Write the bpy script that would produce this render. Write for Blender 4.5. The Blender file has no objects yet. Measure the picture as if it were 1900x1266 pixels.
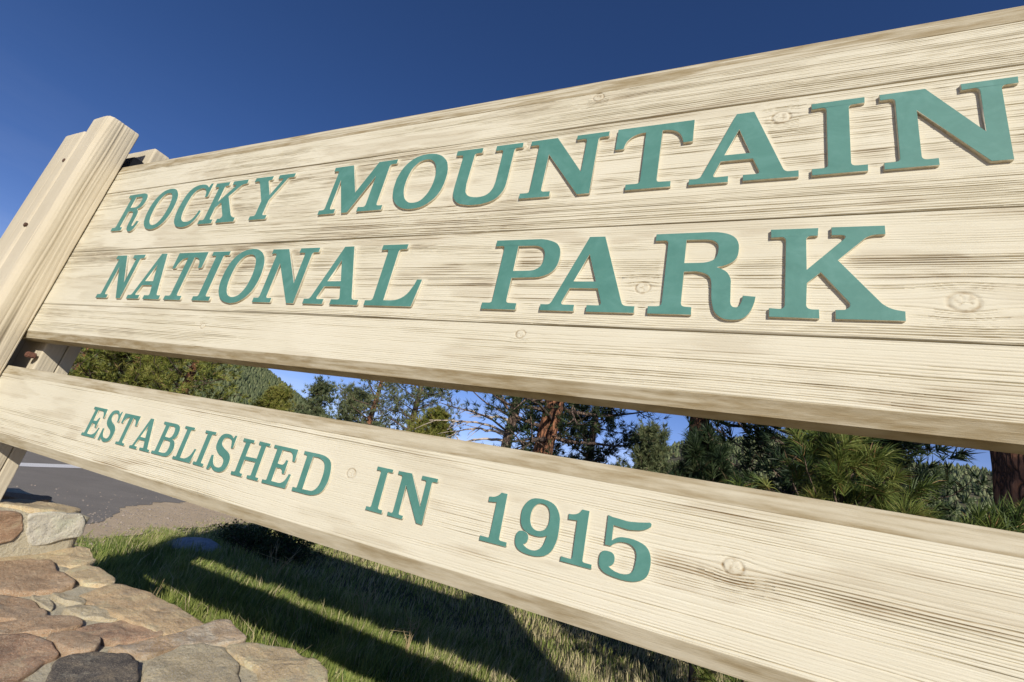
import bpy, math, random
import numpy as np
from mathutils import Vector, Matrix

C = bpy.context.scene.collection
SC = bpy.context.scene
R = math.radians

# ------------------------------------------------------------------ camera, sky, sun, exposure
# frame of the place: X runs along the sign, Y points away behind it, Z up; the camera's height is z = 0
cam_d = bpy.data.cameras.new('camera')
cam = bpy.data.objects.new('camera', cam_d)
C.objects.link(cam)
cam_d.sensor_width = 36.0
cam_d.lens = 858.49 / 1900.0 * 36.0
cam_d.clip_start = 0.05
cam_d.clip_end = 20000
rx = Vector((0.9087536, 0.36625081, 0.2000681))       # camera right
dn = Vector((0.0542647, 0.37162734, -0.92679472))     # camera down
fw = Vector((-0.4137901, 0.85308467, 0.31784319))     # camera forward
m = Matrix((rx, -dn, -fw)).transposed().to_4x4()
m.translation = Vector((0.0, -1.0, 0.0))
cam.matrix_world = m
SC.camera = cam

SUN_TO = Vector((1.33, -1.86, 1.0)).normalized()       # towards the sun
world = bpy.data.worlds.new("World")
SC.world = world
world.use_nodes = True
wt = world.node_tree
wt.nodes.clear()
wo = wt.nodes.new('ShaderNodeOutputWorld')
bg = wt.nodes.new('ShaderNodeBackground')
sky = wt.nodes.new('ShaderNodeTexSky')
sky.sky_type = 'NISHITA'
sky.sun_disc = False
sky.sun_elevation = math.asin(SUN_TO.z)
sky.sun_rotation = math.atan2(SUN_TO.x, SUN_TO.y)
sky.altitude = 2400
sky.air_density = 0.75
sky.dust_density = 0.15
sky.ozone_density = 8.0
bg.inputs['Strength'].default_value = 0.13
tintn = wt.nodes.new('ShaderNodeMix'); tintn.data_type = 'RGBA'; tintn.blend_type = 'MULTIPLY'
tintn.inputs[0].default_value = 1.0; tintn.inputs[7].default_value = (.96, .96, 1.02, 1)
wt.links.new(sky.outputs[0], tintn.inputs[6])
# pale air low over the horizon, the same all the way round
tcw = wt.nodes.new('ShaderNodeTexCoord'); sep = wt.nodes.new('ShaderNodeSeparateXYZ')
wt.links.new(tcw.outputs['Generated'], sep.inputs[0])
hz1 = wt.nodes.new('ShaderNodeMath'); hz1.operation = 'DIVIDE'; hz1.inputs[1].default_value = -.096
wt.links.new(sep.outputs['Z'], hz1.inputs[0])
hz2 = wt.nodes.new('ShaderNodeMath'); hz2.operation = 'EXPONENT'; hz2.use_clamp = True
wt.links.new(hz1.outputs[0], hz2.inputs[0])
pale = wt.nodes.new('ShaderNodeMix'); pale.data_type = 'RGBA'
wisp = wt.nodes.new('ShaderNodeTexNoise'); wisp.inputs['Scale'].default_value = 3.2; wisp.inputs['Detail'].default_value = 6; wisp.inputs['Roughness'].default_value = .6
wmap = wt.nodes.new('ShaderNodeMapping'); wmap.inputs['Scale'].default_value = (1, 1, 7)
wt.links.new(tcw.outputs['Generated'], wmap.inputs[0]); wt.links.new(wmap.outputs[0], wisp.inputs['Vector'])
wr = wt.nodes.new('ShaderNodeMapRange'); wr.inputs[1].default_value = .45; wr.inputs[2].default_value = .75; wr.inputs[3].default_value = .85; wr.inputs[4].default_value = 1.45
wt.links.new(wisp.outputs['Fac'], wr.inputs[0])
wm = wt.nodes.new('ShaderNodeMath'); wm.operation = 'MULTIPLY'; wm.use_clamp = True
wt.links.new(hz2.outputs[0], wm.inputs[0]); wt.links.new(wr.outputs[0], wm.inputs[1])
wt.links.new(wm.outputs[0], pale.inputs[0]); wt.links.new(tintn.outputs[2], pale.inputs[6])
pale.inputs[7].default_value = (.93 / .13, .94 / .13, .98 / .13, 1)
wt.links.new(pale.outputs[2], bg.inputs[0])
wt.links.new(bg.outputs[0], wo.inputs[0])

sun_d = bpy.data.lights.new('sun', 'SUN')
sun_d.energy = 5.0
sun_d.angle = R(0.55)
sun_d.color = (1.0, 0.945, 0.86)
sun = bpy.data.objects.new('sun', sun_d)
C.objects.link(sun)
sun.rotation_euler = SUN_TO.to_track_quat('Z', 'Y').to_euler()

SC.view_settings.view_transform = 'Standard'
SC.view_settings.look = 'None'
SC.view_settings.exposure = 0.0
SC.view_settings.gamma = 1.0
SC.view_settings.use_curve_mapping = False

GZ = -1.234                                            # height of the ground behind the sign

# ------------------------------------------------------------------ helpers
def tag(o, label=None, cat=None, group=None, kind=None):
    if label: o['label'] = label
    if cat: o['category'] = cat
    if group: o['group'] = group
    if kind: o['kind'] = kind
    return o

def empty(name, loc, label, cat, group=None):
    o = bpy.data.objects.new(name, None)
    o.empty_display_size = 0.2
    o.location = loc
    C.objects.link(o)
    tag(o, label, cat, group)
    return o

def link(name, me, mat, parent=None, loc=None):
    o = bpy.data.objects.new(name, me)
    C.objects.link(o)
    if mat is not None and len(me.materials) == 0:
        for k in (mat if isinstance(mat, (list, tuple)) else [mat]):
            me.materials.append(k)
    if parent is not None:
        o.parent = parent
        # world coordinates are used for the vertices of parts: undo the offset of all parents
        off = Vector((0, 0, 0)); p = parent
        while p is not None:
            off += p.location; p = p.parent
        o.location = (Vector(loc) if loc is not None else Vector((0, 0, 0))) - off
    elif loc is not None:
        o.location = loc
    return o

def np_mesh(name, V, F, smooth=False, attrs=None):
    """V (n,3) array, F (m,k) array of one polygon size"""
    V = np.asarray(V, dtype=np.float32); F = np.asarray(F, dtype=np.int32)
    me = bpy.data.meshes.new(name)
    k = F.shape[1]
    me.vertices.add(len(V)); me.vertices.foreach_set('co', V.ravel())
    me.loops.add(F.size); me.loops.foreach_set('vertex_index', F.ravel())
    me.polygons.add(len(F))
    me.polygons.foreach_set('loop_start', np.arange(0, F.size, k, dtype=np.int32))
    me.polygons.foreach_set('loop_total', np.full(len(F), k, dtype=np.int32))
    if smooth:
        me.polygons.foreach_set('use_smooth', np.ones(len(F), dtype=bool))
    for an, arr in (attrs or {}).items():
        a = me.attributes.new(an, 'FLOAT', 'POINT')
        a.data.foreach_set('value', np.asarray(arr, dtype=np.float32).ravel())
    me.update(calc_edges=True)
    return me

def list_mesh(name, V, F, smooth=False):
    me = bpy.data.meshes.new(name)
    me.from_pydata([tuple(map(float, v)) for v in V], [], [tuple(f) for f in F])
    if smooth:
        me.polygons.foreach_set('use_smooth', [True] * len(me.polygons))
    me.update()
    return me

def _hash(ix, iy, seed):
    h = (ix.astype(np.int64) * 374761393 + iy.astype(np.int64) * 668265263 + seed * 1442695041) & 0xffffffff
    h = ((h ^ (h >> 13)) * 1274126177) & 0xffffffff
    h = (h ^ (h >> 16)) & 0xffffff
    return h / float(0xffffff)

def vnoise(x, y, seed=0):
    x = np.asarray(x, float); y = np.asarray(y, float)
    x, y = np.broadcast_arrays(x, y)
    ix = np.floor(x); iy = np.floor(y)
    fx = x - ix; fy = y - iy
    ix = ix.astype(np.int64); iy = iy.astype(np.int64)
    fx = fx * fx * (3 - 2 * fx); fy = fy * fy * (3 - 2 * fy)
    a = _hash(ix, iy, seed); b = _hash(ix + 1, iy, seed)
    c = _hash(ix, iy + 1, seed); d = _hash(ix + 1, iy + 1, seed)
    return (a * (1 - fx) + b * fx) * (1 - fy) + (c * (1 - fx) + d * fx) * fy

def fbm(x, y, seed=0, o=4):
    s = 0; a = .5; t = 0
    for i in range(o):
        s = s + a * vnoise(x * 2 ** i, y * 2 ** i, seed + i * 17); t += a; a *= .5
    return s / t

def sstep(a, b, x):
    t = np.clip((x - a) / (b - a), 0, 1)
    return t * t * (3 - 2 * t)

# ------------------------------------------------------------------ materials
def mat_new(name):
    mt = bpy.data.materials.new(name)
    mt.use_nodes = True
    nt = mt.node_tree
    b = nt.nodes['Principled BSDF']
    return mt, nt, b

def N(nt, t, **kw):
    n = nt.nodes.new(t)
    for k, v in kw.items():
        if k in n.inputs: n.inputs[k].default_value = v
        else: setattr(n, k, v)
    return n

def coords(nt, scale=(1, 1, 1), rot=(0, 0, 0), out='Object'):
    tc = nt.nodes.new('ShaderNodeTexCoord')
    mp = nt.nodes.new('ShaderNodeMapping')
    mp.inputs['Scale'].default_value = scale
    mp.inputs['Rotation'].default_value = rot
    nt.links.new(tc.outputs[out], mp.inputs[0])
    return mp.outputs[0]

def noise(nt, vec, scale, detail=4, rough=.55, dist=0.0):
    n = nt.nodes.new('ShaderNodeTexNoise')
    n.inputs['Scale'].default_value = scale
    n.inputs['Detail'].default_value = detail
    n.inputs['Roughness'].default_value = rough
    n.inputs['Distortion'].default_value = dist
    nt.links.new(vec, n.inputs['Vector'])
    return n.outputs['Fac']

def ramp(nt, fac, stops, interp='LINEAR'):
    r = nt.nodes.new('ShaderNodeValToRGB')
    r.color_ramp.interpolation = interp
    while len(r.color_ramp.elements) < len(stops): r.color_ramp.elements.new(0.5)
    for e, (p, c) in zip(r.color_ramp.elements, stops):
        e.position = p
        e.color = (*c, 1) if len(c) == 3 else (c[0],) * 3 + (1,)
    nt.links.new(fac, r.inputs[0])
    return r.outputs[0]

def mix(nt, fac, a, b, mode='MIX'):
    n = nt.nodes.new('ShaderNodeMix')
    n.data_type = 'RGBA'; n.blend_type = mode
    for sock, v in ((n.inputs[0], fac), (n.inputs[6], a), (n.inputs[7], b)):
        if isinstance(v, (int, float)): sock.default_value = v
        elif isinstance(v, tuple): sock.default_value = (*v, 1)
        else: nt.links.new(v, sock)
    return n.outputs[2]

def math_n(nt, op, a, b=None, clamp=False):
    n = nt.nodes.new('ShaderNodeMath'); n.operation = op; n.use_clamp = clamp
    for i, v in enumerate((a, b)):
        if v is None: continue
        if isinstance(v, (int, float)): n.inputs[i].default_value = v
        else: nt.links.new(v, n.inputs[i])
    return n.outputs[0]

def bump(nt, h, strength, dist, b, prev=None):
    n = nt.nodes.new('ShaderNodeBump')
    n.inputs['Strength'].default_value = strength
    n.inputs['Distance'].default_value = dist
    nt.links.new(h, n.inputs['Height'])
    if prev is not None: nt.links.new(prev, n.inputs['Normal'])
    nt.links.new(n.outputs[0], b.inputs['Normal'])
    return n.outputs[0]

def attr(nt, name, colour=False):
    a = nt.nodes.new('ShaderNodeAttribute'); a.attribute_name = name
    return a.outputs['Color'] if colour else a.outputs['Fac']

def wood_material(name, fine=(9, 9, 520), fine_bump=(22, 22, 620), base=((0.593, 0.550, 0.413), (0.658, 0.615, 0.477))):
    mt, nt, b = mat_new(name)
    v = coords(nt, (1, 1, 1))
    big = noise(nt, v, 2.3, 4, .6)
    col = ramp(nt, big, [(.3, base[0]), (.7, base[1])])
    vs = coords(nt, fine)
    streak = noise(nt, vs, 1.0, 3, .6)
    col = mix(nt, ramp(nt, streak, [(.35, (0,)), (.75, (.35,))]), col, (0.561, 0.472, 0.323))
    # paint gone from the grooves: bare brown wood; a breakup of its own
    wear = attr(nt, 'wear')
    br = noise(nt, coords(nt, (14, 14, 220)), 1.0, 3, .6)
    w = math_n(nt, 'MULTIPLY', wear, ramp(nt, br, [(.30, (.5,)), (.60, (1,))]), True)
    col = mix(nt, w, col, (.235, .145, .052))
    stain_tone = attr(nt, 'stain_tone')
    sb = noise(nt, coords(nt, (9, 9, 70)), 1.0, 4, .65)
    col = mix(nt, math_n(nt, 'MULTIPLY', stain_tone, ramp(nt, sb, [(.32, (.55,)), (.62, (1,))]), True), col, (.235, .170, .075))
    dark = attr(nt, 'crack')
    col = mix(nt, dark, col, (.075, .05, .025))
    nt.links.new(col, b.inputs['Base Color'])
    b.inputs['Roughness'].default_value = .78
    b.inputs['Specular IOR Level'].default_value = .25
    f1 = noise(nt, coords(nt, fine_bump), 1.0, 3, .65)
    n1 = bump(nt, f1, .55, .0016, b)
    f2 = noise(nt, coords(nt, (1, 1, 1)), 420.0, 2, .6)
    bump(nt, f2, .22, .0008, b, n1)
    return mt

M = {}
M['wood'] = wood_material('painted_wood')
M['post'] = wood_material('painted_post_wood', (520, 520, 9), (620, 620, 20), base=((0.533, 0.469, 0.340), (0.602, 0.533, 0.396)))

def green_paint():
    mt, nt, b = mat_new('green_paint')
    v = coords(nt)
    n1 = noise(nt, v, 9.0, 5, .65, 1.2)
    n2 = noise(nt, v, 60.0, 3, .6)
    col = ramp(nt, n1, [(.30, (0.061, 0.183, 0.146)), (.52, (0.076, 0.211, 0.170)), (.72, (0.100, 0.246, 0.204))])
    col = mix(nt, ramp(nt, n2, [(.5, (0,)), (.8, (.22,))]), col, (0.136, 0.281, 0.234))
    nt.links.new(col, b.inputs['Base Color'])
    b.inputs['Roughness'].default_value = .62
    b.inputs['Specular IOR Level'].default_value = .35
    n3 = noise(nt, coords(nt, (120, 120, 900)), 1.0, 3, .6)
    bump(nt, n3, .25, .0008, b)
    return mt
M['green'] = green_paint()

def letter_edge():
    mt, nt, b = mat_new('letter_edge_wood')
    n1 = noise(nt, coords(nt, (90, 200, 90)), 1.0, 4, .6)
    col = ramp(nt, n1, [(.3, (0.458, 0.400, 0.282)), (.55, (0.634, 0.581, 0.440)), (.8, (0.546, 0.528, 0.405))])
    nt.links.new(col, b.inputs['Base Color'])
    b.inputs['Roughness'].default_value = .85
    bump(nt, n1, .5, .002, b)
    return mt
M['edge'] = letter_edge()

def simple(name, col, rough=.7, metal=0.0, var=.25, sc=40.0, bs=.3, bd=.003):
    mt, nt, b = mat_new(name)
    n1 = noise(nt, coords(nt), sc, 5, .6)
    a = tuple(c * (1 - var) for c in col); c2 = tuple(min(1, c * (1 + var)) for c in col)
    nt.links.new(ramp(nt, n1, [(.3, a), (.7, c2)]), b.inputs['Base Color'])
    b.inputs['Roughness'].default_value = rough
    b.inputs['Metallic'].default_value = metal
    bump(nt, n1, bs, bd, b)
    return mt
M['gap_shade_black'] = simple('gap_shade_black', (.018, .018, .02), .55, .6)  # near-black standing in for the shade in the post gap
M['rust'] = simple('rusty_iron', (.17, .075, .045), .85, .1, .4, 160)
M['hole'] = simple('rusty_bolt_head', (.10, .055, .035), .85, .2, .4, 200)

def stone_material(name, cols, band=0.0, rot=(0, 0, 0), sparkle=True):
    mt, nt, b = mat_new(name)
    v = coords(nt, (1, 1, 1 + band), rot)
    n1 = noise(nt, v, 11.0, 6, .62, .6)
    col = ramp(nt, n1, [(.22 + .56 * i / (len(cols) - 1), c) for i, c in enumerate(cols)])
    if band:
        vb = coords(nt, (2.5, 2.5 * band, 2.5), rot)
        n2 = noise(nt, vb, 3.0, 4, .6, 1.0)
        col = mix(nt, ramp(nt, n2, [(.48, (0,)), (.62, (.55,))]), col, tuple(c * .55 for c in cols[0]))
    n3 = noise(nt, v, 320.0, 3, .7)
    col = mix(nt, ramp(nt, n3, [(.50, (0,)), (.66, (.55,))]), col, tuple(min(.75, c * 1.7 + .05) for c in cols[-1]))
    n4 = noise(nt, v, 190.0, 3, .7)
    col = mix(nt, ramp(nt, n4, [(.56, (0,)), (.70, (.75,))]), col, tuple(c * .32 for c in cols[0]))
    # grey lichen and mortar smears
    n5 = noise(nt, coords(nt, (1, 1, 1), (1, 2, 3)), 7.0, 6, .7)
    col = mix(nt, ramp(nt, n5, [(.56, (0,)), (.70, (.6,))]), col, (.50, .45, .33))
    nt.links.new(col, b.inputs['Base Color'])
    b.inputs['Roughness'].default_value = .82
    b.inputs['Specular IOR Level'].default_value = .35
    h = noise(nt, v, 38.0, 9, .74)
    p1 = bump(nt, h, .9, .022, b)
    bump(nt, n3, .35, .003, b, p1)
    return mt
M['st_buff'] = stone_material('buff_stone', [(0.474, 0.338, 0.173), (0.702, 0.524, 0.276), (0.740, 0.691, 0.401)])
M['st_sand'] = stone_material('pink_sandstone', [(0.546, 0.338, 0.165), (0.740, 0.520, 0.269), (0.740, 0.637, 0.363)], 2.0, (0, 0, .5))
M['st_red'] = stone_material('red_stone', [(0.333, 0.179, 0.098), (0.544, 0.326, 0.189), (0.666, 0.527, 0.312)], 1.6, (0, 0, .4))
M['st_brown'] = stone_material('brown_stone', [(0.303, 0.182, 0.099), (0.499, 0.312, 0.176), (0.607, 0.451, 0.293)])
M['st_olive'] = stone_material('olive_stone', [(0.380, 0.306, 0.175), (0.581, 0.466, 0.272), (0.681, 0.596, 0.388)])
M['st_gold'] = stone_material('golden_stone', [(0.523, 0.314, 0.133), (0.646, 0.484, 0.296), (0.651, 0.640, 0.516)], 1.5, (0, 0, .9))
M['st_dark'] = stone_material('dark_stone', [(0.051, 0.049, 0.046), (0.122, 0.106, 0.087), (0.372, 0.290, 0.182)])
M['st_grey'] = stone_material('pale_grey_stone', [(0.431, 0.397, 0.319), (0.725, 0.661, 0.504), (0.740, 0.740, 0.521)])
M['mortar'] = stone_material('mortar', [(0.520, 0.445, 0.285), (0.600, 0.520, 0.345), (0.660, 0.575, 0.386)])
M['boulder'] = simple('grey_boulder', (.33, .33, .33), .85, 0, .25, 30, .5, .01)

def foliage_material(name, base, tip, dry, rough=.55):
    """tint attribute 0..1: green to yellow green, above 1: dry"""
    mt, nt, b = mat_new(name)
    t = attr(nt, 'tint')
    col = ramp(nt, t, [(0.0, base), (.62, tip), (.82, dry)])
    nt.links.new(col, b.inputs['Base Color'])
    b.inputs['Roughness'].default_value = rough
    b.inputs['Specular IOR Level'].default_value = .3
    tr = nt.nodes.new('ShaderNodeBsdfTranslucent')
    nt.links.new(col, tr.inputs['Color'])
    ms = nt.nodes.new('ShaderNodeMixShader'); ms.inputs[0].default_value = .28
    out = nt.nodes['Material Output']
    nt.links.new(b.outputs[0], ms.inputs[1]); nt.links.new(tr.outputs[0], ms.inputs[2])
    nt.links.new(ms.outputs[0], out.inputs[0])
    return mt
M['needles_near'] = foliage_material('long_pine_needles', (.040, .080, .020), (.200, .250, .055), (.34, .20, .08))
M['needles_green'] = foliage_material('yellow_green_needles', (.075, .105, .020), (.270, .280, .055), (.30, .18, .09))
M['needles_grey'] = foliage_material('grey_green_needles', (.070, .098, .042), (.240, .262, .120), (.25, .19, .11))
M['needles_shaded'] = foliage_material('shaded_needles', (.022, .044, .018), (.070, .100, .036), (.14, .09, .05))  # darker copy of the needle colour, with shade painted in
M['grass'] = foliage_material('grass_blades', (.10, .17, .03), (.38, .42, .11), (.62, .52, .30))
M['shrub'] = foliage_material('shrub_leaves', (.025, .05, .014), (.06, .09, .025), (.12, .09, .05))
M['dry'] = simple('dry_straw', (.42, .32, .17), .8, 0, .2, 30)

def bark_material(name, c1, c2, c3):
    mt, nt, b = mat_new(name)
    v = coords(nt, (1, 1, .28))
    vo = nt.nodes.new('ShaderNodeTexVoronoi'); vo.feature = 'DISTANCE_TO_EDGE'
    vo.inputs['Scale'].default_value = 16
    dn_ = nt.nodes.new('ShaderNodeTexNoise'); dn_.inputs['Scale'].default_value = 9; dn_.inputs['Detail'].default_value = 4
    nt.links.new(v, dn_.inputs['Vector'])
    mv = nt.nodes.new('ShaderNodeVectorMath'); mv.operation = 'MULTIPLY_ADD'
    nt.links.new(dn_.outputs['Color'], mv.inputs[0]); mv.inputs[1].default_value = (.12, .12, .12); nt.links.new(v, mv.inputs[2])
    nt.links.new(mv.outputs[0], vo.inputs['Vector'])
    edge = ramp(nt, vo.outputs['Distance'], [(0.0, (0,)), (.16, (1,))])
    n1 = noise(nt, v, 30, 5, .65)
    col = ramp(nt, n1, [(.3, c1), (.6, c2), (.8, c3)])
    col = mix(nt, edge, tuple(c * .22 for c in c1), col)
    nt.links.new(col, b.inputs['Base Color'])
    b.inputs['Roughness'].default_value = .9
    h = math_n(nt, 'ADD', edge, math_n(nt, 'MULTIPLY', n1, .5))
    bump(nt, h, .9, .03, b)
    return mt
M['bark_red'] = bark_material('red_pine_bark', (.18, .075, .035), (.34, .145, .07), (.42, .22, .12))
M['bark_grey'] = bark_material('grey_pine_bark', (.12, .075, .05), (.22, .15, .11), (.32, .25, .20))
M['dead'] = simple('dead_branch_wood', (.50, .41, .32), .9, 0, .3, 40, .5, .01)

def ground_mat(name, stops, scale, bscale, bstr=.6, bdist=.02, speck=None):
    mt, nt, b = mat_new(name)
    v = coords(nt)
    n1 = noise(nt, v, scale, 8, .65)
    col = ramp(nt, n1, stops)
    n2 = noise(nt, v, bscale, 4, .7)
    col = mix(nt, ramp(nt, n2, [(.32, (.55,)), (.52, (0,))]), col, tuple(c * .5 for c in stops[0][1]))
    if speck:
        col = mix(nt, ramp(nt, n2, [(.58, (0,)), (.68, (.8,))]), col, speck)
    nt.links.new(col, b.inputs['Base Color'])
    b.inputs['Roughness'].default_value = .95
    b.inputs['Specular IOR Level'].default_value = .2
    bump(nt, n2, bstr, bdist, b)
    return mt
M['soil'] = ground_mat('meadow_soil', [(.3, (.060, .050, .028)), (.5, (.085, .085, .035)), (.7, (.15, .125, .06))], 3.0, 60)
M['gravel'] = ground_mat('tan_gravel', [(.3, (.55, .415, .255)), (.6, (.65, .50, .32)), (.8, (.70, .555, .37))], 2.5, 90, .5, .012, (.62, .54, .44))
M['asphalt'] = ground_mat('asphalt', [(.3, (.23, .205, .172)), (.55, (.27, .240, .200)), (.8, (.32, .285, .235))], 1.2, 110, .4, .008, (.33, .30, .26))
M['line'] = ground_mat('white_road_paint', [(.3, (.80, .77, .72)), (.7, (.88, .85, .80))], 6, 120, .3, .005)
M['pebble'] = simple('pebbles', (.42, .34, .26), .9, 0, .35, 14, .3, .003)
M['hill'] = ground_mat('forest_hill', [(.35, (.045, .055, .028)), (.5, (.07, .075, .04)), (.65, (.13, .115, .075))], .03, .6, .5, 1.0)
M['hill2'] = ground_mat('dry_hill', [(.35, (.06, .062, .035)), (.5, (.11, .10, .06)), (.65, (.16, .135, .09))], .03, .4, .5, 1.0)

# ------------------------------------------------------------------ ground, road, hills
def polar_terrain():
    rs = np.concatenate([np.linspace(0.0, 12, 25), np.geomspace(13, 9000, 50)])
    th = np.linspace(0, 2 * np.pi, 97)[:-1]
    V = []
    for r in rs:
        for t in th:
            x, y = r * math.cos(t), r * math.sin(t)
            z = GZ
            if r > 25:
                z += min(1.0, (r - 25) / 80) * (float(fbm(np.array(x * .01), np.array(y * .01), 3)) - .5) * 3
            V.append((x, y, z))
    n = len(th); F = []
    for i in range(len(rs) - 1):
        for j in range(n):
            F.append((i * n + j, i * n + (j + 1) % n, (i + 1) * n + (j + 1) % n, (i + 1) * n + j))
    return list_mesh('ground', V, F[n:] + [(0 * n + j, n + j, n + (j + 1) % n, 0) for j in range(0)], True)
def ground_sheet():
    rs = np.concatenate([np.linspace(0.5, 12, 24), np.geomspace(13, 9000, 50)])
    nth = 96
    t = np.arange(nth) * 2 * np.pi / nth
    X = rs[:, None] * np.cos(t); Y = rs[:, None] * np.sin(t)
    Z = GZ + np.clip((rs[:, None] - 30) / 80, 0, 1) * (fbm(X * .01 + 50, Y * .01 + 50, 3) - .5) * 3
    V = np.stack([X, Y, Z], -1).reshape(-1, 3)
    F = []
    for i in range(len(rs) - 1):
        for j in range(nth):
            F.append((i * nth + j, (i + 1) * nth + j, (i + 1) * nth + (j + 1) % nth, i * nth + (j + 1) % nth))
    V = list(map(tuple, V)); V.append((0, 0, GZ))
    me = list_mesh('ground', V, F + [(j, (j + 1) % nth, len(V) - 1) for j in range(nth)], True)
    return me
o = link('ground', ground_sheet(), M['soil']); tag(o, kind='structure')

def sheet(name, pts, z, mat):
    me = list_mesh(name, [(x, y, z) for x, y in pts], [tuple(range(len(pts)))])
    o = link(name, me, mat); tag(o, kind='structure'); return o

def ragged(pts, step, amp, seed):
    out = []
    for (x0, y0), (x1, y1) in zip(pts[:-1], pts[1:]):
        L = math.hypot(x1 - x0, y1 - y0); n = max(1, int(L / step))
        nx, ny = -(y1 - y0) / L, (x1 - x0) / L
        for i in range(n):
            t = i / n; x = x0 + (x1 - x0) * t; y = y0 + (y1 - y0) * t
            a = (float(fbm(np.array(x * 3.1), np.array(y * 3.1), seed, 5)) - .5) * 2 * amp
            out.append((x + nx * a, y + ny * a))
    out.append(pts[-1])
    return out
gedge = [(-3.6, -6.0), (-4.5, -1.0), (-5.2, 1.4), (-5.62, 2.15), (-6.0, 2.85), (-6.35, 3.5), (-6.9, 4.5), (-7.3, 5.8), (-8.6, 8.5), (-12, 16), (-20, 34)]
sheet('gravel_shoulder', ragged(gedge, .08, .22, 5) + [(-40, 34), (-40, -6)], GZ + .004, M['gravel'])
redge = [(-4.9, -6.0), (-5.7, -1.0), (-6.2, 1.4), (-6.52, 2.40), (-6.75, 2.75), (-7.15, 3.1), (-7.8, 3.7), (-8.35, 4.4), (-8.75, 5.1), (-9.2, 6.2), (-10.4, 9), (-14, 17), (-22, 34)]
sheet('road', ragged(redge, .05, .16, 9) + [(-40, 30), (-24.5, 0), (-21, -6)], GZ + .008, M['asphalt'])
sheet('bounce_gravel', ragged([(-4.4, -.95), (-2, -.85), (1, -.9), (9, -.8)], .1, .15, 21) + [(12, -14), (-4.4, -14)], GZ + .005, M['gravel'])  # unseen gravel added before the sign to bounce light onto its undersides
def line_pts(off, w):
    cl = [(-8.6, -6), (-9.9, 0), (-10.95, 3.22), (-11.4, 4.0), (-12.2, 5.18), (-13.6, 7.2), (-16.5, 11.5), (-24, 22)]
    a = [(x - off - w / 2, y) for x, y in cl]; b = [(x - off + w / 2, y) for x, y in cl]
    return a + b[::-1]
sheet('road_line', line_pts(.45, .46), GZ + .012, M['line'])

# small stones lying on the shoulder and at the asphalt's edge
def pebbles():
    rng = np.random.default_rng(4)
    n = 9000
    V = []; F = []
    base = np.array([(1, 0, 0), (0, 1, 0), (-1, 0, 0), (0, -1, 0), (0, 0, .7)])
    bf = np.array([(0, 1, 4), (1, 2, 4), (2, 3, 4), (3, 0, 4)])
    x = rng.uniform(-9.2, -4.6, n); y = rng.uniform(.6, 6.5, n)
    gx = np.interp(y, [p[1] for p in gedge], [p[0] for p in gedge])
    keep = (x < gx + .35) & (rng.random(n) < np.where(x > gx - 1.2, 1, .10))
    x, y = x[keep], y[keep]; n = len(x)
    s = rng.gamma(2.0, .0032, n) + .004; a = rng.uniform(0, 6.28, n)
    VV = base[None] * s[:, None, None] * rng.uniform(.6, 1.3, (n, 5, 1))
    c, si = np.cos(a)[:, None], np.sin(a)[:, None]
    X = VV[..., 0] * c - VV[..., 1] * si + x[:, None]; Y = VV[..., 0] * si + VV[..., 1] * c + y[:, None]
    Z = VV[..., 2] + GZ + .006
    V = np.stack([X, Y, Z], -1).reshape(-1, 3)
    F = (bf[None] + 5 * np.arange(n)[:, None, None]).reshape(-1, 3)
    return np_mesh('gravel_stones', V, F)
tag(link('gravel_stones', pebbles(), M['pebble']), 'loose tan gravel stones on the shoulder between asphalt and grass', 'gravel', kind='stuff')

def hill(name, pts_az_el, dist, depth, mat, seed, rough=.05):
    """a ridge: skyline given by compass bearing (deg right of +Y) and height in degrees at a distance"""
    az = np.array([p[0] for p in pts_az_el], float); el = np.array([p[1] for p in pts_az_el], float)
    A = np.linspace(az[0], az[-1], 160); E_ = np.interp(A, az, el)
    rows = 40
    V = []
    for i in range(rows):
        t = i / (rows - 1)
        d = dist + (t - .5) * depth * 2
        prof = max(0.0, 1 - abs(t - .5) * 2) ** .8
        H = np.tan(np.radians(E_)) * dist * prof
        H = H * (1 + rough * (fbm(A * .35 + seed, np.full_like(A, t * 6), seed) - .5) * 2 * (1 - .6 * prof))
        x = np.sin(np.radians(A)) * d; y = np.cos(np.radians(A)) * d
        V.append(np.stack([x, y, GZ - 2 + np.maximum(H, 0) * 1.0 + (0 if 0 < i < rows - 1 else -20)], -1))
    V = np.array(V); n = len(A)
    F = [(i * n + j, i * n + j + 1, (i + 1) * n + j + 1, (i + 1) * n + j) for i in range(rows - 1) for j in range(n - 1)]
    me = np_mesh(name, V.reshape(-1, 3), F, True)
    o = link(name, me, mat); tag(o, kind='structure')
    return V
hl = hill('mountain', [(-110, 3), (-90, 5), (-78, 7.5), (-70, 9.5), (-64, 10.5), (-56, 9.9), (-52, 7.75), (-49, 6.4), (-45.6, 4.95), (-42, 3.6), (-36, 2.6), (-26, 1.5), (-18, 0.2)], 520, 230, M['hill'], 3, .03)
hr = hill('far_hill', [(-16, 0.0), (-9, 6.0), (-6, 9.0), (-4.2, 10.0), (-2.8, 10.6), (0, 11.0), (6, 12.2), (10, 11.4), (16, 10.6), (21, 10.7), (26, 10), (40, 7), (60, 3)], 900, 420, M['hill2'], 8, .05)

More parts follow.
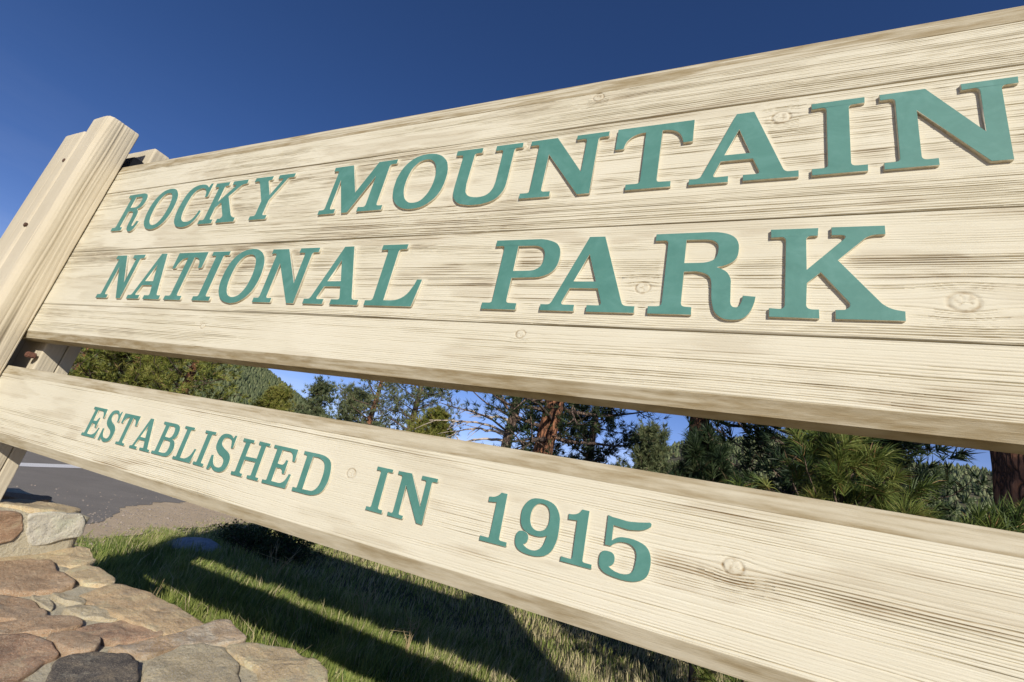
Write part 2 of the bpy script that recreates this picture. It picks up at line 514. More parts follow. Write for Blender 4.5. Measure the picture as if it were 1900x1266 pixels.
def forest_on(V, name, n, hmin, hmax, seed, front_only, label):
    rng = np.random.default_rng(seed)
    R_, Cn = V.shape[0], V.shape[1]
    i = rng.uniform(1, R_ * .56, n); j = rng.uniform(0, Cn - 1.01, n)
    dens = fbm(i * .35, j * .12, seed + 5) + .12
    keep = dens > .42
    i, j = i[keep], j[keep]; n = len(i)
    i0 = i.astype(int); j0 = j.astype(int); fi = (i - i0)[:, None]; fj = (j - j0)[:, None]
    P = (V[i0, j0] * (1 - fi) * (1 - fj) + V[i0 + 1, j0] * fi * (1 - fj) + V[i0, j0 + 1] * (1 - fi) * fj + V[i0 + 1, j0 + 1] * fi * fj)
    h = rng.uniform(hmin, hmax, n); r = h * rng.uniform(.22, .36, n)
    k = 5
    a = (np.arange(k) / k * 2 * np.pi)[None] + rng.uniform(0, 6, (n, 1))
    rr = r[:, None] * rng.uniform(.6, 1.25, (n, k))
    lo = np.stack([np.cos(a) * rr, np.sin(a) * rr, rng.uniform(0, .25, (n, k)) * h[:, None]], -1)
    up = np.stack([np.cos(a + .6) * rr * .6, np.sin(a + .6) * rr * .6, rng.uniform(.45, .7, (n, k)) * h[:, None]], -1)
    tp = np.zeros((n, 1, 3)); tp[:, 0, 2] = h
    VV = np.concatenate([lo, up, tp], 1) + P[:, None]
    f = []
    for q in range(k):
        q2 = (q + 1) % k
        f += [(q, q2, k + q), (q2, k + q2, k + q), (k + q, k + q2, 2 * k)]
    F = (np.array(f)[None] + (2 * k + 1) * np.arange(n)[:, None, None]).reshape(-1, 3)
    tint = np.repeat(rng.beta(2, 3, n) * .8, 2 * k + 1)
    me = np_mesh(name, VV.reshape(-1, 3), F, False, {'tint': tint})
    tag(link(name, me, M['needles_grey']), label, 'forest', kind='stuff')
forest_on(hl, 'mountain_forest', 36000, 2.4, 5.0, 11, True, 'pine forest covering the mountain slope behind the left end of the sign')
forest_on(hr, 'hill_forest', 9000, 5, 9, 12, True, 'scattered pines on the dry far hill behind the right end of the sign')

# ------------------------------------------------------------------ trees
class Tubes:
    def __init__(s): s.V = []; s.F = []; s.n = 0
    def add(s, P, rad, k):
        P = np.asarray(P, float); m_ = len(P)
        T = np.gradient(P, axis=0); T /= np.linalg.norm(T, axis=1)[:, None] + 1e-9
        up = np.array([0, 0, 1.0]) if abs(T[0, 2]) < .9 else np.array([1.0, 0, 0])
        U = np.cross(T, up); U /= np.linalg.norm(U, axis=1)[:, None] + 1e-9
        W = np.cross(T, U)
        a = np.arange(k) / k * 2 * np.pi
        ring = P[:, None] + (U[:, None] * np.cos(a)[None, :, None] + W[:, None] * np.sin(a)[None, :, None]) * np.asarray(rad)[:, None, None]
        s.V.append(ring.reshape(-1, 3))
        i = np.arange(m_ - 1)[:, None] * k; j = np.arange(k)[None]; j2 = (j + 1) % k
        s.F.append((np.stack([i + j, i + j2, i + k + j2, i + k + j], -1) + s.n).reshape(-1, 4))
        s.n += m_ * k
    def mesh(s, name):
        return np_mesh(name, np.concatenate(s.V), np.concatenate(s.F), True)

def trunk_mesh(P, rad, k=28, rings=70, seed=0, rough=.05):
    P = np.asarray(P, float); t = np.linspace(0, 1, len(P)); u = np.linspace(0, 1, rings)
    Q = np.stack([np.interp(u, t, P[:, c]) for c in range(3)], -1); r = np.interp(u, t, rad)
    a = np.arange(k) / k * 2 * np.pi
    zz = Q[:, 2]
    d = fbm(np.cos(a)[None] * 3.5 + np.sin(a)[None] * 2.7 + 9, zz[:, None] * 2.0, seed, 4) - .5
    rr = r[:, None] * (1 + d * rough * 4)
    V = np.stack([Q[:, 0:1] + np.cos(a)[None] * rr, Q[:, 1:2] + np.sin(a)[None] * rr, np.repeat(zz[:, None], k, 1)], -1)
    i = np.arange(rings - 1)[:, None] * k; j = np.arange(k)[None]; j2 = (j + 1) % k
    F = np.stack([i + j, i + j2, i + k + j2, i + k + j], -1).reshape(-1, 4)
    return np_mesh('trunk', V.reshape(-1, 3), F, True)

def unit(v):
    return v / (np.linalg.norm(v, axis=-1, keepdims=True) + 1e-9)

def needles(P, D, n, ln, w, spread, twig, rng, tint_c=.35, tint_v=.25, seg2=False, droop=.15, dryp=.03):
    """P tuft tips, D twig directions; n needles each"""
    K = len(P)
    rv = unit(rng.normal(size=(K, n, 3)))
    u = rng.random((K, n, 1))
    base = P[:, None] - D[:, None] * twig * u
    L = ln * rng.uniform(.65, 1.1, (K, n, 1))
    side = unit(rv - (rv * D[:, None]).sum(-1, keepdims=True) * D[:, None])
    sp = spread * (.35 + .75 * u) * rng.uniform(.6, 1.2, (K, n, 1))
    d = unit(D[:, None] * 1.0 + side * sp * 1.6)
    wv = unit(np.cross(d, rng.normal(size=(K, n, 3)))) * w
    tint = np.clip(rng.normal(tint_c, tint_v * .6, (K, 1)) + rng.normal(0, tint_v * .5, (K, n)), 0, .66)
    tint = np.where(rng.random((K, n)) < dryp, .95, tint)
    if seg2:
        mid = base + d * L * .55; tip = base + d * L; tip[..., 2] -= (droop * L * L / ln)[..., 0]
        V = np.stack([base - wv, base + wv, mid + wv, mid - wv, tip], 2)
        f = np.array([(0, 1, 2), (0, 2, 3), (3, 2, 4)]); nv = 5
    else:
        tip = base + d * L
        V = np.stack([base - wv, base + wv, tip], 2)
        f = np.array([(0, 1, 2)]); nv = 3
    M_ = K * n
    F = (f[None] + nv * np.arange(M_)[:, None, None]).reshape(-1, 3)
    return V.reshape(-1, 3), F, np.repeat(tint.reshape(-1), nv)

def pine(name, label, cat, x, y, h, rc, base=.15, seed=0, limbs=40, tufts=9, nn=14, ln=.16, nw=.006, mat='needles_green',
         bark='bark_grey', r0=.15, lean=(0, 0), group=None, spread=1.0, tint=.35, power=.7, seg2=False, twig=.1, up=.25, cut=None, gnarl=.35, flat=.5, dryp=.03, tuft_r=.12, top=1.0, nt_=3, tl_=(.25, 1.0)):
    rng = np.random.default_rng(seed)
    root = empty(name, (x, y, GZ), label, cat, group)
    tp = np.array([(x, y, GZ - .2), (x + lean[0] * .3, y + lean[1] * .3, GZ + h * .3), (x + lean[0] * .7, y + lean[1] * .7, GZ + h * .65), (x + lean[0], y + lean[1], GZ + h * .97)])
    link('trunk', trunk_mesh(tp, [r0 * 1.15, r0 * .9, r0 * .5, r0 * .06], seed=seed), M[bark], root)
    tb = Tubes(); TP = []; TD = []
    for i in range(limbs):
        t = base + (top - base) * ((i + rng.random()) / limbs) ** .9 * .97
        az = i * 2.39996 + rng.normal(0, .35)
        if cut is not None and not cut(t * h + GZ, az): continue
        L = rc * ((1 - (t - base) / (1.04 - base)) ** power * .9 + .12) * rng.uniform(.65, 1.15)
        o0 = np.array([np.interp(t, [0, .3, .65, .97], tp[:, 0]), np.interp(t, [0, .3, .65, .97], tp[:, 1]), GZ + h * t])
        d = np.array([math.cos(az), math.sin(az), up + (t - .5) * .7])
        pts = [o0]; dd = d.copy()
        st = L / 6
        for s_ in range(6):
            dd = dd + rng.normal(0, gnarl, 3) * .35; dd[2] += .06
            dd /= np.linalg.norm(dd); pts.append(pts[-1] + dd * st)
        pts = np.array(pts)
        rl = max(.012, r0 * .28 * (1 - t * .6)) * min(1.0, L / rc + .3)
        tb.add(pts, np.linspace(rl, rl * .25, 7), 5)
        for q in range(tufts):
            u = rng.uniform(.25, 1.0) if q else 1.0
            b0 = np.array([np.interp(u * 6, range(7), pts[:, c]) for c in range(3)])
            sd = unit(dd * .6 + rng.normal(size=3) * np.array([1, 1, flat]) + np.array([0, 0, .35]))
            tl = rng.uniform(*tl_) * L * .28 + .05
            e = b0 + sd * tl
            if q % 2 == 0: tb.add(np.array([b0, (b0 + e) / 2 + rng.normal(0, .02, 3), e]), [rl * .35, rl * .25, rl * .12], 3)
            for z_ in range(nt_):
                TP.append(e + rng.normal(0, tuft_r, 3) * (z_ > 0)); TD.append(unit(sd + rng.normal(0, .5, 3) + np.array([0, 0, .3])))
    link('limbs', tb.mesh('limbs'), M[bark if bark != 'bark_red' else 'bark_grey'], root)
    P = np.array(TP); D = unit(np.array(TD))
    V, F, tt = needles(P, D, nn, ln, nw, spread, twig, rng, tint, .3, seg2, dryp=dryp)
    link('foliage', np_mesh('foliage', V, F, False, {'tint': tt}), M[mat], root)
    return root

TG = 'pines growing behind the sign'
# each tree but the added shade pine stands where it can be seen through the gap between the boards; crowns are whole trees
pine('pine_tree', 'dense olive green pine at the far left, first tree right of the left post', 'tree', -28.0, 10.9, 10.0, 3.7, .04, 1, 85, 12, 16, .30, .017, 'needles_green', 'bark_red', .24, group=TG, tint=.50, tuft_r=.24, flat=.35)
pine('pine_tree', 'dense olive green pine in the middle of the left clump, with reddish trunk showing', 'tree', -25.6, 11.8, 9.2, 3.4, .04, 2, 85, 12, 16, .30, .017, 'needles_green', 'bark_red', .24, group=TG, tint=.46, tuft_r=.24, flat=.35)
pine('pine_tree', 'olive green pine at the right edge of the left clump, in front of the mountain', 'tree', -22.6, 12.6, 9.0, 3.0, .04, 3, 75, 12, 15, .28, .016, 'needles_green', 'bark_red', .22, group=TG, tint=.46, tuft_r=.22, flat=.35)
pine('young_pine', 'rounded bright yellow green young pine just below the mountain ridge', 'tree', -23.3, 18.2, 4.35, 2.2, .02, 4, 60, 11, 15, .26, .017, 'needles_green', 'bark_grey', .10, group=TG, tint=.62, tuft_r=.2, power=.9)
pine('pine_tree', 'dark round topped pine standing against the sky right of the mountain ridge', 'tree', -25.2, 23.0, 6.1, 1.9, .04, 5, 48, 10, 15, .30, .018, 'needles_grey', 'bark_grey', .13, group=TG, tint=.18, tuft_r=.2, power=.55)
pine('pine_tree', 'low spreading grey green pine, third crown right of the mountain ridge', 'tree', -19.4, 20.2, 5.2, 2.4, .04, 6, 52, 10, 15, .28, .016, 'needles_grey', 'bark_grey', .14, group=TG, tint=.30, tuft_r=.2, power=.6)
pine('pine_tree', 'tall airy pale grey green pine with sky showing through and a tan trunk', 'tree', -17.0, 19.0, 9.0, 2.4, .10, 7, 50, 9, 12, .26, .014, 'needles_grey', 'bark_red', .19, group=TG, tint=.44, tuft_r=.2, power=.5)
pine('pine_tree', 'spreading green pine filling the gap left of the dead limbs', 'tree', -13.9, 18.4, 9.0, 3.0, .06, 8, 66, 10, 13, .26, .014, 'needles_grey', 'bark_grey', .2, group=TG, tint=.36, tuft_r=.2, power=.5)
pine('young_pine', 'bright green young pine right below the spreading green pine', 'tree', -7.9, 11.2, 3.25, 1.3, .02, 9, 42, 9, 15, .20, .011, 'needles_green', 'bark_grey', .08, group=TG, tint=.52, tuft_r=.12)
dt = pine('pine_tree', 'dark pine with bare curving dead limbs reaching left', 'tree', -5.15, 10.4, 10.0, 2.2, .24, 10, 46, 9, 13, .20, .010, 'needles_shaded', 'bark_grey', .15, group=TG, tint=.30, tuft_r=.14, lean=(.4, 0))
def dead_limbs(root):
    base = np.array([-5.1, 10.4, 0.])
    for k, (z, pts) in enumerate([
        (1.55, [(0, 0, 0), (-.25, -.25, .04), (-.6, -.5, .02), (-.95, -.75, -.14), (-1.25, -.9, -.38)]),
        (1.60, [(0, 0, 0), (-.3, -.3, .10), (-.75, -.6, .10), (-1.2, -.9, -.02), (-1.7, -1.2, -.10)]),
        (1.42, [(0, 0, 0), (-.3, -.3, -.06), (-.6, -.5, -.16), (-.9, -.8, -.40), (-1.05, -.9, -.58)]),
        (1.02, [(0, 0, 0), (-.2, -.4, -.05), (-.5, -.7, -.03), (-.8, -.9, .10), (-.92, -1.0, .20)]),
        (1.95, [(0, 0, 0), (-.3, -.3, .02), (-.6, -.5, -.06), (-.85, -.65, .02), (-1.1, -.9, .0)])]):
        tb = Tubes(); P = base + np.array(pts); P[:, 2] += z
        r_ = .062 if k == 3 else .042
        u = np.linspace(0, 1, 14); t = np.linspace(0, 1, 5)
        Q = np.stack([np.interp(u, t, P[:, c]) for c in range(3)], -1)
        rng = np.random.default_rng(50 + k); Q[1:] += rng.normal(0, .012, (13, 3))
        tb.add(Q, np.linspace(r_, r_ * .22, 14), 7)
        for q in range(7):
            s_ = Q[rng.integers(4, 13)]; d = np.array([-.25, -.2, -.18]) * rng.uniform(.6, 1.6) + rng.normal(0, .09, 3)
            tb.add(np.array([s_, s_ + d * .5 + rng.normal(0, .02, 3), s_ + d]), [.012, .008, .003], 4)
        link('dead_limb', tb.mesh('dead_limb'), M['dead'], root)
dead_limbs(dt)
pine('pine_tree', 'big pine with a thick orange red trunk behind the middle of the gap', 'tree', -4.15, 10.2, 12.0, 3.3, .20, 11, 74, 10, 14, .20, .009, 'needles_shaded', 'bark_red', .26, group=TG, tint=.34, tuft_r=.14, lean=(.9, .1), up=-.05)
pine('pine_tree', 'dark dense pine behind the orange red trunk', 'tree', -5.4, 14.5, 9.5, 2.3, .04, 12, 70, 10, 14, .26, .014, 'needles_shaded', 'bark_grey', .18, group=TG, tint=.25, tuft_r=.2)
pine('pine_tree', 'dark low crowned pine just right of the orange red trunk', 'tree', -3.35, 12.6, 7.5, 1.6, .03, 13, 60, 10, 14, .22, .011, 'needles_shaded', 'bark_grey', .15, group=TG, tint=.42, tuft_r=.16)
pine('pine_tree', 'pointed grey green pine in the sky gap left of the short trunk', 'tree', -2.15, 16.0, 4.55, 1.9, .02, 14, 60, 11, 15, .22, .013, 'needles_grey', 'bark_grey', .10, group=TG, tint=.26, tuft_r=.16, power=1.0)
pine('pine_tree', 'pine whose short piece of bare trunk shows with a green tuft on its left', 'tree', -.30, 8.0, 9.0, 1.9, .36, 15, 52, 9, 16, .18, .008, 'needles_shaded', 'bark_red', .20, group=TG, tint=.45, tuft_r=.12, up=.0)
pine('pine_tree', 'dark dense pine in deep shade between the two trunks on the right', 'tree', 1.15, 7.2, 6.5, 1.8, .02, 16, 90, 11, 18, .20, .011, 'needles_shaded', 'bark_grey', .13, group=TG, tint=.16, tuft_r=.17)
pine('pine_tree', 'dark pine left of the brown trunk at the right edge', 'tree', 2.55, 9.0, 5.6, 1.7, .02, 17, 80, 11, 17, .20, .011, 'needles_shaded', 'bark_grey', .12, group=TG, tint=.28, tuft_r=.17)
pine('pine_tree', 'big pine with rough dark brown trunk at the right edge', 'tree', 2.66, 5.0, 6.6, 2.2, .46, 18, 54, 9, 15, .17, .007, 'needles_shaded', 'bark_red', .25, group=TG, tint=.3, tuft_r=.12)
pine('pine_tree', 'unseen pine added beside the right end of the sign to shade the trees behind it', 'tree', 5.6, 1.6, 6.4, 2.1, .10, 19, 80, 10, 13, .17, .008, 'needles_shaded', 'bark_red', .2, group=TG, tint=.3, tuft_r=.12)  # out-of-view pine added to cast shade on the pines behind
NP = dict(seg2=True, spread=.85, up=.8, tuft_r=.05, gnarl=.2, nt_=1, tl_=(.1, .5))
pine('young_pine', 'young pine with long bright needles close behind the sign', 'tree', .76, 2.75, 2.04, .80, .10, 20, 46, 5, 80, .14, .0019, 'needles_near', 'bark_grey', .035, group=TG, tint=.50, power=.6, dryp=.05, twig=.09, **NP)
pine('young_pine', 'shaded young pine below the short bare trunk, left of the long needled one', 'tree', -.08, 4.0, 2.12, .80, .04, 21, 60, 6, 60, .15, .0026, 'needles_shaded', 'bark_grey', .03, group=TG, tint=.25, power=.7, twig=.10, **NP)
pine('young_pine', 'small bright pine tuft low behind the sign, left of the long needled pine', 'tree', .18, 2.6, 1.58, .36, .10, 23, 18, 3, 70, .12, .0018, 'needles_near', 'bark_grey', .022, group=TG, tint=.46, power=.6, twig=.08, **NP)
pine('young_pine', 'lowest young pine with stiff needles in the lower right corner of the gap', 'tree', 1.24, 2.05, 1.60, .40, .10, 22, 22, 4, 80, .14, .0019, 'needles_near', 'bark_grey', .028, group=TG, tint=.42, power=.6, dryp=.04, twig=.09, **NP)


# ------------------------------------------------------------------ the sign
GLYPH = {
 'I': (.47, [[(0,0),(.47,0),(.47,.085),(.335,.085,'r'),(.335,.915,'r'),(.47,.915),(.47,1),(0,1),(0,.915),(.135,.915,'r'),(.135,.085,'r'),(0,.085)]]),
 'N': (1.09, [[(0,0),(.43,0),(.43,.085),(.30,.085,'r'),(.30,.72),(.80,0),(.96,0),(.96,.915,'r'),(1.09,.915),(1.09,1),(.66,1),(.66,.915),(.80,.915,'r'),(.80,.36),(.38,1),(0,1),(0,.915),(.13,.915,'r'),(.13,.085,'r'),(0,.085)]]),
 'A': (1.11, [[(0,0),(.42,0),(.42,.085),(.25,.085,'r'),(.332,.30),(.665,.30),(.74,.085,'r'),(.57,.085),(.57,0),(1.11,0),(1.11,.085),(.98,.085,'r'),(.66,1),(.47,1),(.12,.085,'r'),(0,.085)],
              [(.3667,.39),(.506,.754),(.633,.39)]]),
 'T': (.93, [[(.20,0),(.73,0),(.73,.085),(.565,.085,'r'),(.565,.89),(.60,.89),('q',.80,.87,.82,.66),(.93,.66),(.93,1),(0,1),(0,.66),(.11,.66),('q',.13,.87,.33,.89),(.365,.89),(.365,.085,'r'),(.20,.085)]]),
 'L': (.90, [[(0,0),(.84,0),(.90,.42),(.81,.42),('q',.74,.10,.46,.09),(.335,.09),(.335,.915,'r'),(.47,.915),(.47,1),(0,1),(0,.915),(.135,.915,'r'),(.135,.085,'r'),(0,.085)]]),
 'K': (1.066, [[(0,0),(.417,0),(.417,.095),(.317,.095,'r'),(.317,.375),(.433,.49),(.655,.17),('q',.67,.12,.62,.095),(.545,.095),(.545,0),(1.066,0),(1.066,.095),('q',.96,.10,.90,.17),(.578,.625),(.80,.86),('q',.84,.90,.96,.90),(.96,1),(.53,1),(.53,.905),(.60,.905),('q',.66,.90,.633,.86),(.317,.523),(.317,.905,'r'),(.417,.905),(.417,1),(0,1),(0,.905),(.135,.905,'r'),(.135,.095,'r'),(0,.095)]]),
 'R': (1.03, [[(0,0),(.44,0),(.44,.09),(.333,.09,'r'),(.333,.51),(.45,.51),('q',.60,.50,.61,.36),(.62,.20),('q',.64,-.04,.83,-.045),('q',1.0,-.04,1.03,.22),(.91,.23),('q',.90,.10,.85,.10),('q',.80,.10,.80,.20),(.80,.36),('q',.80,.50,.66,.56),('q',.86,.60,.86,.78),('q',.86,1.0,.56,1.0),(0,1),(0,.91),(.138,.91,'r'),(.138,.09,'r'),(0,.09)],
              [(.333,.62),(.333,.91),(.50,.91),('q',.66,.91,.66,.77),('q',.66,.62,.48,.62)]]),
 'P': (.93, [[(0,0),(.48,0),(.48,.09),(.335,.09,'r'),(.335,.44),(.55,.44),('q',.93,.44,.93,.72),('q',.93,1,.55,1),(0,1),(0,.91),(.135,.91,'r'),(.135,.09,'r'),(0,.09)],
              [(.335,.54),(.335,.90),(.52,.90),('q',.72,.90,.72,.72),('q',.72,.54,.52,.54)]]),
 'O': (.96, [[('e',.48,.5,.48,.53)],[('e',.48,.5,.265,.415)]]),
 'C': (.86, [[(.84,1.02),(.84,.68),(.75,.68),('q',.72,.92,.50,.92),('q',.23,.92,.23,.50),('q',.23,.09,.52,.09),('q',.72,.09,.78,.36),(.86,.33),('q',.80,-.04,.46,-.04),('q',0,-.04,0,.48),('q',0,1.03,.44,1.03),('q',.62,1.03,.73,.93),(.76,1.02)]]),
 'S': (.74, [[(.68,1.02),(.68,.66),(.60,.66),('q',.56,.92,.36,.92),('q',.22,.92,.22,.79),('q',.22,.68,.42,.61),('q',.74,.50,.74,.28),('q',.74,-.03,.40,-.03),('q',.24,-.03,.13,.08),(.09,-.02),(0,-.02),(0,.38),(.09,.38),('q',.16,.09,.38,.09),('q',.53,.09,.53,.22),('q',.53,.34,.32,.41),('q',.02,.51,.02,.75),('q',.02,1.03,.33,1.03),('q',.48,1.03,.56,.93),(.60,1.02)]]),
 'E': (.92, [[(0,0),(.86,0),(.92,.36),(.83,.36),('q',.77,.10,.55,.095),(.335,.095),(.335,.45),(.46,.45),('q',.56,.45,.58,.33),(.67,.33),(.67,.68),(.58,.68),('q',.56,.55,.46,.55),(.335,.55),(.335,.905),(.55,.905),('q',.76,.90,.80,.68),(.89,.68),(.87,1),(0,1),(0,.91),(.135,.91,'r'),(.135,.09,'r'),(0,.09)]]),
 'B': (.93, [[(0,0),(.56,0),('q',.93,0,.93,.28),('q',.93,.48,.72,.53),('q',.87,.58,.87,.76),('q',.87,1,.54,1),(0,1),(0,.91),(.135,.91,'r'),(.135,.09,'r'),(0,.09)],
              [(.335,.10),(.335,.47),(.52,.47),('q',.70,.47,.70,.285),('q',.70,.10,.52,.10)],[(.335,.565),(.335,.90),(.50,.90),('q',.65,.90,.65,.735),('q',.65,.565,.50,.565)]]),
 'H': (1.1, [[(0,0),(.45,0),(.45,.09),(.33,.09,'r'),(.33,.45),(.77,.45),(.77,.09,'r'),(.65,.09),(.65,0),(1.1,0),(1.1,.09),(.97,.09,'r'),(.97,.91,'r'),(1.1,.91),(1.1,1),(.65,1),(.65,.91),(.77,.91,'r'),(.77,.55),(.33,.55),(.33,.91,'r'),(.45,.91),(.45,1),(0,1),(0,.91),(.13,.91,'r'),(.13,.09,'r'),(0,.09)]]),
 'D': (1.05, [[(0,0),(.52,0),('q',1.05,0,1.05,.5),('q',1.05,1,.52,1),(0,1),(0,.91),(.135,.91,'r'),(.135,.09,'r'),(0,.09)],
              [(.335,.10),(.335,.90),(.5,.90),('q',.83,.90,.83,.5),('q',.83,.1,.5,.1)]]),
 'U': (1.1, [[(0,1),(0,.91),(.13,.91,'r'),(.13,.30),('q',.13,-.045,.55,-.045),('q',.98,-.045,.98,.32),(.98,.91,'r'),(1.1,.91),(1.1,1),(.67,1),(.67,.91),(.80,.91,'r'),(.80,.34),('q',.80,.09,.56,.09),('q',.33,.09,.33,.34),(.33,.91,'r'),(.45,.91),(.45,1)]]),
 'M': (1.37, [[(0,0),(.37,0),(.37,.09),(.24,.09,'r'),(.24,.70),(.54,0),(.66,0),(1.01,.70),(1.01,.09,'r'),(.86,.09),(.86,0),(1.37,0),(1.37,.09),(1.24,.09,'r'),(1.24,.91,'r'),(1.37,.91),(1.37,1),(.98,1),(.685,.40),(.42,1),(0,1),(0,.91),(.12,.91,'r'),(.12,.09,'r'),(0,.09)]]),
 'Y': (1.09, [[(.32,0),(.78,0),(.78,.09),(.65,.09,'r'),(.65,.42),(.92,.88),('q',.94,.91,.98,.91),(1.09,.91),(1.09,1),(.66,1),(.66,.91),(.76,.91),('q',.81,.91,.80,.87),(.61,.55),(.42,.87),('q',.41,.91,.44,.91),(.50,.91),(.50,1),(0,1),(0,.91),(.09,.91),('q',.14,.91,.17,.87),(.45,.42),(.45,.09,'r'),(.32,.09)]]),
 '1': (.60, [[(0,0),(.60,0),(.60,.09),(.42,.09,'r'),(.42,1),(.28,1),('q',.22,.88,.03,.87),(.03,.76),(.21,.78),(.21,.09,'r'),(0,.09)]]),
 '9': (.87, [[(.45,1.04),('q',.87,1.03,.87,.52),('q',.87,-.04,.38,-.04),('q',0,-.04,0,.22),('q',0,.37,.14,.37),('q',.27,.37,.27,.25),('q',.27,.16,.20,.13),('q',.28,.06,.40,.07),('q',.60,.09,.64,.38),('q',.55,.33,.40,.33),('q',.03,.34,.03,.68),('q',.03,1.04,.45,1.04)],[('e',.44,.69,.20,.25)]]),
 '5': (.90, [[(.07,1.0),('q',.45,.92,.80,1.02),('q',.86,1.02,.84,.94),('q',.70,.80,.38,.82),(.19,.84),(.19,.58),('q',.30,.68,.48,.68),('q',.90,.67,.90,.32),('q',.90,-.04,.42,-.04),('q',0,-.04,0,.22),('q',0,.38,.14,.38),('q',.28,.38,.28,.25),('q',.28,.16,.20,.13),('q',.28,.06,.42,.06),('q',.64,.07,.64,.34),('q',.64,.58,.44,.58),('q',.28,.58,.18,.47),(.07,.47)]]),
}
def contour(items, rr=.045):
    if items[0][0] == 'e':
        _, cx, cy, ax, ay = items[0]
        out = []
        for i in range(44):
            t = i / 44 * 2 * math.pi; c, s = math.cos(t), math.sin(t); e = 2 / 2.25
            out.append((cx + ax * abs(c) ** e * (1 if c >= 0 else -1), cy + ay * abs(s) ** e * (1 if s >= 0 else -1)))
        return out
    out = []
    pts = []
    for it in items:
        pts.append((it[3], it[4]) if it[0] == 'q' else (it[0], it[1]))
    n = len(items)
    for i, it in enumerate(items):
        if it[0] == 'q':
            p0 = pts[i - 1]; c = (it[1], it[2]); p1 = (it[3], it[4])
            for k in range(1, 10):
                t = k / 9
                # slightly fuller than a parabola, like a cut letter
                a = (1 - t) ** 2; b_ = 2 * t * (1 - t) * 1.12; d = t * t; s = a + b_ + d
                out.append(((a * p0[0] + b_ * c[0] + d * p1[0]) / s, (a * p0[1] + b_ * c[1] + d * p1[1]) / s))
        elif len(it) == 3:
            p = pts[i]; q0 = pts[i - 1]; q1 = pts[(i + 1) % n]
            def to(q):
                L = math.hypot(q[0] - p[0], q[1] - p[1]); k = min(rr, L * .8) / L
                return (p[0] + (q[0] - p[0]) * k, p[1] + (q[1] - p[1]) * k)
            a0, a1 = to(q0), to(q1)
            for k in range(6):
                t = k / 5; out.append(((1 - t) ** 2 * a0[0] + 2 * t * (1 - t) * p[0] + t * t * a1[0], (1 - t) ** 2 * a0[1] + 2 * t * (1 - t) * p[1] + t * t * a1[1]))
        else:
            out.append(pts[i])
    return out

ROW1 = (.809, .2095, [('R',-2.702,-2.500),('O',-2.469,-2.274),('C',-2.234,-2.057),('K',-2.038,-1.808),('Y',-1.786,-1.557),('M',-1.349,-1.060),('O',-1.038,-.834),('U',-.820,-.585),('N',-.558,-.321),('T',-.297,-.098),('A',-.098,.136),('I',.162,.265),('N',.293,.524)])
ROW2 = (.457, .2125, [('N',-2.518,-2.299),('A',-2.280,-2.050),('T',-2.060,-1.871),('I',-1.841,-1.737),('O',-1.720,-1.512),('N',-1.501,-1.271),('A',-1.257,-1.025),('L',-.999,-.810),('P',-.594,-.397),('A',-.426,-.191),('R',-.161,.059),('K',.084,.310)])
ROW3 = (-.096, .1065, [('E',-2.122,-2.026),('S',-2.008,-1.928),('T',-1.918,-1.822),('A',-1.812,-1.697),('B',-1.685,-1.582),('L',-1.570,-1.474),('I',-1.466,-1.415),('S',-1.397,-1.311),('H',-1.287,-1.171),('E',-1.155,-1.055),('D',-1.036,-.922),('I',-.780,-.729),('N',-.713,-.597),('1',-.460,-.395),('9',-.378,-.286),('1',-.274,-.210),('5',-.198,-.100)])

def letter_polys(ch, x0, x1, zb, h):
    W, cs = GLYPH[ch]
    sx = (x1 - x0) / W
    return [[(x0 + px * sx, zb + pz * h) for px, pz in contour(c)] for c in cs]

def letter_mesh(polys, y0, thick, name):
    cu = bpy.data.curves.new(name, 'CURVE'); cu.dimensions = '2D'; cu.fill_mode = 'BOTH'
    cu.extrude = thick / 2; cu.bevel_depth = .0009; cu.bevel_resolution = 1; cu.offset = -.0009
    for pl in polys:
        s = cu.splines.new('POLY'); s.points.add(len(pl) - 1); s.use_cyclic_u = True
        for i, (a, b) in enumerate(pl): s.points[i].co = (a, b, 0, 1)
    ob = bpy.data.objects.new(name, cu); C.objects.link(ob)
    dg = bpy.context.evaluated_depsgraph_get()
    me = bpy.data.meshes.new_from_object(ob.evaluated_get(dg))
    bpy.data.objects.remove(ob); bpy.data.curves.remove(cu)
    me.name = name
    # lay it upright: curve (x, y, z) -> world (x, y0 - z, y)
    n = len(me.vertices); co = np.empty(n * 3, np.float32); me.vertices.foreach_get('co', co); co = co.reshape(-1, 3)
    out = np.stack([co[:, 0], y0 - thick / 2 - co[:, 2], co[:, 1]], -1)
    # a hand-cut, slightly uneven edge
    out[:, 0] += (vnoise(out[:, 2] * 60, out[:, 0] * 60, 3) - .5) * .0016
    out[:, 2] += (vnoise(out[:, 0] * 60, out[:, 2] * 60, 5) - .5) * .0016
    me.vertices.foreach_set('co', out.astype(np.float32).ravel()); me.update()
    me.materials.clear(); me.materials.append(M['green']); me.materials.append(M['edge'])
    nr = np.empty(len(me.polygons) * 3, np.float32); me.polygons.foreach_get('normal', nr); nr = nr.reshape(-1, 3)
    me.polygons.foreach_set('material_index', (np.abs(nr[:, 1]) < .5).astype(np.int32))
    me.update()
    return me

def seg_dist(px, pz, polys):
    best = np.full(px.shape, 9.0)
    for pl in polys:
        a = np.array(pl); b = np.roll(a, -1, 0)
        for (ax, az), (bx, bz) in zip(a, b):
            dx, dz = bx - ax, bz - az; L = dx * dx + dz * dz + 1e-12
            t = np.clip(((px - ax) * dx + (pz - az) * dz) / L, 0, 1)
            best = np.minimum(best, np.hypot(px - ax - t * dx, pz - az - t * dz))
    return best

